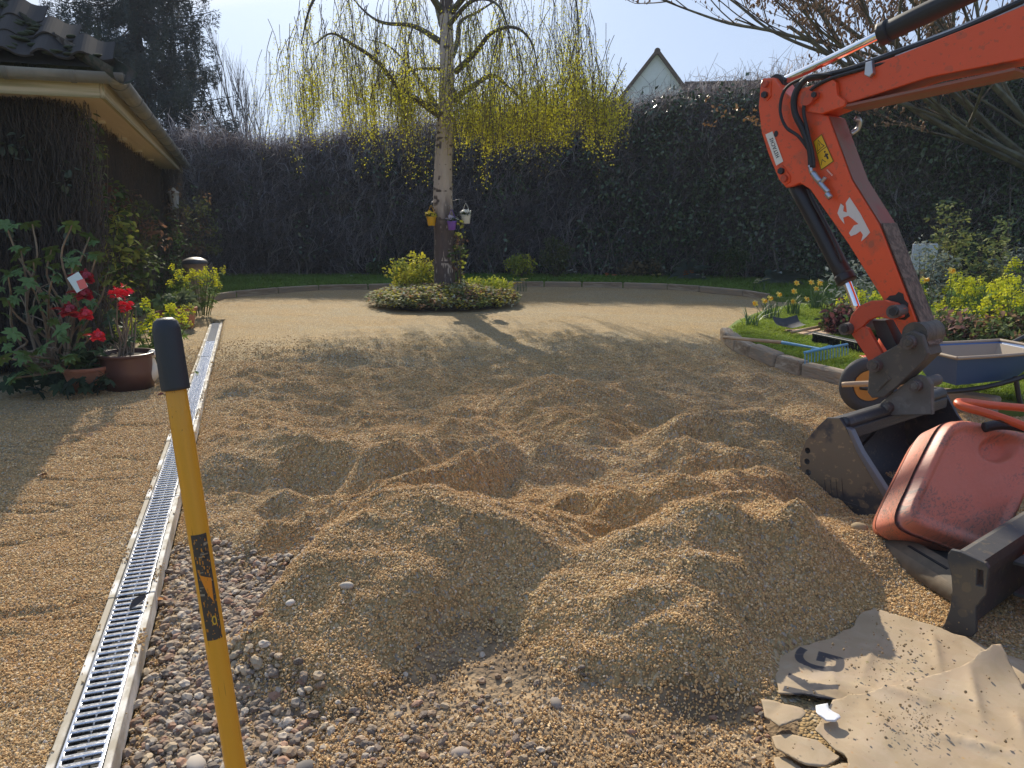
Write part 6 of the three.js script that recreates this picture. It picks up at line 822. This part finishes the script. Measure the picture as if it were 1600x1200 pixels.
  { const p = along(9.2, 0.28), t = thing('wall_lantern', 'pale glass lantern fixed to the far pier below the eaves', 'lantern', [p.x, 1.65, p.z]); obj('glass', new THREE.CylinderGeometry(0.1, 0.07, 0.3, 6), std([.55, .52, .45], 0.3), t); obj('cap', new THREE.ConeGeometry(0.13, 0.12, 6).translate(0, 0.21, 0), std([.45, .38, .28], 0.6), t); obj('bracket', tube([V(0, -0.2, 0), V(-0.05, -0.22, -0.02), V(-0.3, -0.1, -0.05)], 0.015, 6, 4), std([.3, .26, .2], 0.6), t); }
  { const p = G(320, 458), t = thing('wooden_barrel', 'small weathered half barrel tipped on the lawn beyond the pots', 'barrel', [p.x, 0.06, p.z - 0.15], 0.7), m = std([1, 1, 1], 0.9, { map: mottled([.09, .065, .045], [.17, .125, .085], 7) }); for (let i = 0; i < 14; i++) { const a = i / 14 * 6.283, s = obj('stave', new RoundedBoxGeometry(0.105, 0.34, 0.03, 2, 0.008), m, t); s.position.set(Math.cos(a) * 0.235, 0.25, Math.sin(a) * 0.235); s.rotation.y = -a + Math.PI / 2; } t.rotation.z = 0.35; for (const y of [0.15, 0.34]) obj('hoop', new THREE.TorusGeometry(0.253, 0.01, 8, 36).rotateX(Math.PI / 2).translate(0, y, 0), std([.1, .08, .07], 0.6), t); obj('end', new THREE.CylinderGeometry(0.225, 0.225, 0.03, 24).translate(0, 0.12, 0), m, t); }
}

// ---------------------------------------------------------------- the right-hand bed
const blade = (L, w, bend) => { const P = [], I = [], n = 4; for (let i = 0; i <= n; i++) { const t = i / n, q = w * 0.5 * (1 - t * t * 0.92); P.push(-q, L * t * (1 - bend * t * 0.35), L * bend * t * t * 0.7, q, L * t * (1 - bend * t * 0.35), L * bend * t * t * 0.7); } for (let i = 0; i < n; i++) { const a = i * 2; I.push(a, a + 1, a + 2, a + 1, a + 3, a + 2); } const g = new THREE.BufferGeometry(); g.setAttribute('position', new THREE.Float32BufferAttribute(P, 3)); g.setIndex(I); g.computeVertexNormals(); return g; };
const bladeM = leafMat([.075, .145, .045], 0.35, 0.55), petals = rosette(6, 0.042, 0.026, 0.12, 201), yolk = leafMat([.85, .50, .02], 0.3, 0.5), lemon = leafMat([.85, .66, .10], 0.35, 0.5), stemM = std([.09, .15, .05], 0.7);
function daffodil(label, px, py, n, h, dist, seed, bend = 0.5, flowersAt = []) {
  const b = dist ? D(px, py, dist) : G(px, py, 0.08); b.y = 0.08; const t = thing('daffodil_clump', label, 'daffodils', [b.x, b.y, b.z], 0, 'daffodils on the right'), r = rng(seed), g = [], o = t.position; for (let i = 0; i < n; i++) g.push(blade(h * (0.6 + 0.5 * r()), 0.014, bend * (0.4 + r())).applyMatrix4(mat4(V((r() - 0.5) * 0.16, 0, (r() - 0.5) * 0.16), 0, r() * 6.28, (r() - 0.5) * 0.3))); obj('leaves', g, bladeM, t);
  flowersAt.forEach(([x, y]) => { const e = D(x, y, -b.z + (r() - 0.5) * 0.15).sub(o), f = new THREE.Group(); f.name = 'flower'; f.position.copy(e); t.add(f); const turn = r() * 1.6 - 0.8; const pe = obj('petals', petals, lemon, f); pe.rotation.set(1.35, turn, 0, 'YXZ'); const tr = obj('trumpet', new THREE.CylinderGeometry(0.018, 0.012, 0.034, 12, 1, true), yolk, f); tr.rotation.set(1.35, turn, 0, 'YXZ'); tr.position.set(Math.sin(turn) * 0.018, 0, Math.cos(turn) * 0.018); obj('stem', tube([V(0, 0, -0.01), V(0, -e.y * 0.45, -0.012).add(V(-e.x * 0.3, 0, -e.z * 0.3)), V(-e.x * 0.8, -e.y, -e.z * 0.8)], 0.004, 5, 3), stemM, f); });
}
daffodil('drooping dark daffodil leaves at the very corner of the right lawn', 1172, 512, 22, 0.34, 0, 211, 1.1);
daffodil('daffodil clump with two open flowers at the lawn\'s left edge', 1205, 500, 30, 0.34, 0, 212, 0.5, [[1180, 474], [1204, 466], [1195, 470]]);
daffodil('daffodil clump with flowers just right of the lawn\'s left edge', 1240, 494, 34, 0.36, 0, 213, 0.5, [[1240, 471], [1241, 455], [1218, 460]]);
daffodil('daffodil clump with pale flowers in front of the arm\'s lower rod', 1275, 484, 40, 0.42, 0, 214, 0.5, [[1268, 441], [1281, 443], [1245, 442], [1276, 451], [1282, 440]]);
daffodil('leafy daffodil clump behind the arm\'s chrome rod', 1305, 482, 40, 0.4, 0, 215, 0.5, [[1261, 467]]);
daffodil('tall daffodil with one big yellow flower among the spurge', 1488, 470, 20, 0.5, 7.6, 216, 0.35, [[1488, 423]]);
daffodil('strappy green leaves in the middle of the right bed', 1545, 470, 46, 0.6, 7.2, 217, 0.25);
daffodil('strappy leaves with an orange-yellow flower beside the dipper', 1452, 470, 40, 0.52, 7.0, 218, 0.35, [[1445, 437]]);
const bedPos = (px, d) => { const p = D(px, 500, d); return [p.x, 0.07, p.z]; };
[[1475, 7.9, 22, .56, .32, 'behind the dipper'], [1530, 8.4, 24, .6, .36, 'at the middle back of the bed'], [1570, 7.2, 26, .62, .34, 'in front of the strappy leaves'], [1598, 6.6, 26, .66, .38, 'tallest, at the picture\'s right edge'], [1345, 8.6, 20, .4, .3, 'seen left of the dipper'], [1500, 6.9, 18, .42, .3, 'low in the front of the bed'], [1630, 7.8, 26, .75, .4, 'at the far right of the bed'], [1360, 7.6, 14, .3, .22, 'just behind the chrome rod']].forEach(([px, d, n, h, s, w], i) => spurge('spurge_clump', `yellow-green flowering spurge in the right bed, ${w}`, bedPos(px, d), n, h, s, 221 + i, 'spurge in the right bed'));
[[1480, 6.6, [.34, .42, .3], [[.24, .13, .11], [.10, .12, .05], [.30, .17, .14], [.14, .17, .06]], 'pinkish-brown hellebore clump behind the wheelbarrow'], [1530, 6.5, [.42, .36, .34], [[.10, .15, .05], [.16, .2, .07], [.07, .1, .04]], 'low green leafy plant above the blue tray'], [1580, 6.3, [.44, .40, .34], [[.12, .16, .05], [.26, .15, .08], [.2, .24, .06]], 'mixed green and bronze foliage at the right edge'], [1600, 7.2, [.5, .5, .4], [[.14, .18, .05], [.25, .16, .1]], 'bronze-green bush behind the right edge spurge'], [1325, 8.0, [.2, .3, .2], [[.16, .06, .06], [.08, .1, .04]], 'dark red hellebore left of the tipping link'], [1410, 7.6, [.5, .3, .3], [[.10, .15, .05], [.18, .22, .07]], 'leafy ground plants hidden behind the hitch']].forEach(([px, d, s, pal, lab], i) => shrub('bed_plant', lab, bedPos(px, d), s, pal, 231 + i, ivyB, 70, 'leafy plants in the right bed'));
const grey = [[.22, .26, .22], [.28, .31, .26], [.16, .2, .16]];
[[1440, 9.0, [.34, 1.0, .3], 'silvery grey shrub behind the dipper against the hedge'], [1468, 9.4, [.22, 1.45, .2], 'thin upright leafy shrub beside the silvery one'], [1532, 9.2, [.26, 1.25, .24], 'round-headed young shrub standing above the strappy leaves'], [1600, 8.8, [.34, 1.05, .3], 'silvery grey shrub at the far right of the bed'], [1328, 9.6, [.4, .7, .3], 'grey-green feathery shrub behind the hydraulic ram']].forEach(([px, d, s, lab], i) => shrub('tall_shrub', lab, bedPos(px, d), s, i === 1 || i === 2 ? [[.24, .26, .08], [.16, .2, .07]] : grey, 241 + i, clump(14, 0.1, q => leaf(0.06 * q, 0.022 * q), 245), 46, 'taller shrubs in the right bed'));
{ const p = bedPos(1433, 10.0), t = thing('white_board', 'small white panel standing behind the bed near the hedge', 'panel', p, 0.3); obj('panel', box(0.4, 0.34, 0.03, 0, 0.75, 0, 0.005), std([.55, .58, .64], 0.5), t); obj('post', box(0.04, 0.6, 0.04, 0, 0.3, 0), wood, t); }

// ---------------------------------------------------------------- low planting at the foot of the hedge
[[868, 16.6, [.28, .85, .22], [[.10, .12, .04], [.16, .17, .06]], 'upright olive shrub before the hedge right of the birch'], [812, 16.4, [.3, .5, .25], YG, 'yellow-green sprig before the hedge beside the round bed'], [1000, 16.6, [.5, .4, .3], [[.10, .09, .05], [.2, .15, .07]], 'brownish twiggy plant at the hedge foot'], [1140, 15.6, [.3, .8, .25], GR, 'small green shrub at the hedge foot'], [600, 17, [.3, .3, .2], GR, 'faint low plant at the hedge foot left of the birch']].forEach(([px, d, s, pal, lab], i) => { const p = D(px, 430, d); shrub('hedge_plant', lab, [p.x, 0.07, p.z], s, pal, 251 + i, ivyB, 36, 'low plants at the hedge foot'); });
[[1072, 15.9, 'grey-blue cardoon leaves at the hedge foot, left one'], [1212, 14.6, 'grey-blue arching cardoon at the hedge foot nearest the digger']].forEach(([px, d, lab], i) => { const p = D(px, 430, d), t = thing('cardoon', lab, 'plant', [p.x, 0.07, p.z], 0, 'cardoons before the hedge'), r = rng(261 + i), g = []; for (let k = 0; k < 16; k++) g.push(leaf(0.55, 0.13, 0.3, 0.9).applyMatrix4(mat4(V(0, 0.1, 0), -0.9 - r() * 0.4, r() * 6.28, 0))); obj('leaves', g, leafMat([.13, .18, .17], 0.15), t); });
[[955, 428, 'orange', 16], [1075, 425, 'orange', 15.8], [897, 424, 'white', 16.2], [1098, 431, 'white', 15.4], [1198, 436, 'cream', 13.2], [1178, 438, 'cream', 13.4], [548, 432, 'white', 16.4], [1028, 429, 'pale yellow', 15.9], [806, 440, 'yellow', 13], [818, 435, 'pale yellow', 13.4]].forEach(([px, py, c, d], i) => { const p = D(px, py, d), t = thing('border_flowers', `${c} flower at the hedge border, number of steps aside`, 'flowers', [p.x, 0.06, p.z], 0, 'small border flowers'); const where = ['left of the orange pair, below the hedge', 'right of the orange pair, below the hedge', 'left of the orange blooms', 'right of the cardoon', 'nearest the digger\'s arm', 'just left of the last cream bloom', 'on the left lawn\'s far edge', 'between the two orange blooms', 'beside the round bed, lower one', 'beside the round bed, upper one']; t.userData.label = `small ${c} flower, ${where[i]}`; const r = rng(270 + i), col = { orange: [.8, .22, .02], white: [.8, .8, .75], cream: [.8, .72, .5], yellow: [.8, .6, .05], 'pale yellow': [.75, .62, .2] }[c]; const g = []; for (let k = 0; k < (c === 'orange' ? 7 : 3); k++) g.push(rosette(6, 0.05, 0.035, 0.3, 280 + k).translate((r() - 0.5) * 0.2, p.y - 0.06 + (r() - 0.5) * 0.08, (r() - 0.5) * 0.1)); obj('petals', g, leafMat(col, 0.3), t); const s = []; for (let k = 0; k < 8; k++) s.push(blade(Math.max(0.1, p.y - 0.05), 0.012, 0.3).applyMatrix4(mat4(V((r() - 0.5) * 0.12, 0, (r() - 0.5) * 0.1), 0, r() * 6, 0))); obj('leaves', s, bladeM, t); });

// ---------------------------------------------------------------- grass
{
  const r = rng(301), tuft = (n, h, s) => { const q = rng(s), g = []; for (let i = 0; i < n; i++) g.push(blade(h * (0.5 + 0.7 * q()), 0.0065, 0.5 + q() * 0.8).applyMatrix4(mat4(V((q() - 0.5) * 0.09, 0, (q() - 0.5) * 0.09), 0, q() * 6.28, (q() - 0.5) * 0.5))); return clean(merge(g)); };
  const gm = new THREE.MeshPhysicalMaterial({ color: rgb(1, 1, 1), roughness: 0.85, specularIntensity: 0.25, transmission: 0.45, thickness: 0, side: THREE.DoubleSide }), a = [], ac = [], b = [], bc = [];
  for (let i = 0; i < 16000; i++) { const x = 2.2 + r() * 5.2, z = -4.6 - r() * 6.2; if (!polyIn(rightLawn, x, z) || polyDist(rightLawn, x, z) < 0.09) continue; const k = 0.8 + r() * 0.5, y = fbm(x * 2, z * 2, 2); a.push(mat4(V(x, 0.088, z), 0, r() * 6, 0, V(1, 0.7 + 0.6 * fbm(x * 3, z * 3, 2), 1))); ac.push(rgb(lerp(.20, .30, y) * k, lerp(.30, .36, y) * k, .03 * k)); }
  for (let i = 0; i < 15000; i++) { const x = -9 + r() * 17, z = -11.6 - r() * 6.2; if (!polyIn(farLawn, x, z) || polyDist(farLawn, x, z) < 0.09) continue; const k = 0.8 + r() * 0.5; b.push(mat4(V(x, 0.068, z), 0, r() * 6, 0, V(1.5, 0.9 + 1.3 * Math.pow(fbm(x * 1.5, z * 2, 2), 2), 1.5))); bc.push(rgb(.15 * k, .25 * k, .03 * k)); }
  const o1 = inst('lawn_grass', tuft(15, 0.05, 302), gm, a, ac), o2 = inst('lawn_grass', tuft(13, 0.075, 303), gm, b, bc); console.log('tufts', a.length, b.length);
  o1.userData.label = 'short sunlit grass of the small right lawn'; o2.userData.label = 'grass of the far lawn below the hedge'; o1.userData.category = o2.userData.category = 'grass';
}
{ // odd leaves dropped on the gravel
  [[72, 737, [.10, .045, .03], 'curled dark dead leaf on the gravel left of the channel'], [245, 612, [.16, .03, .025], 'fallen red-brown petal on the gravel near the goose'], [203, 955, [.06, .045, .04], 'dark dead leaf lying on the channel grate'], [309, 587, [.14, .2, .03], 'fresh green leaf lying on the far part of the channel'], [258, 913, [.55, .22, .03], 'small orange leaf among the pebbles beside the channel']].forEach(([x, y, c, l], i) => { const p = G(x, y, 0.01), m = obj('fallen_leaf', leaf(0.06, 0.035, 0.7, -0.3), leafMat(c, 0.1, 0.8)); m.position.set(p.x, Math.abs(drainSide(p.x, p.z)) < 0.08 ? 0.018 : ground(p.x, p.z) + 0.008, p.z); m.rotation.set(0.1, i * 1.3, 0.2); tag(m, l, 'leaf', 'leaves dropped on the ground'); });
}
renderer.render(scene, camera);
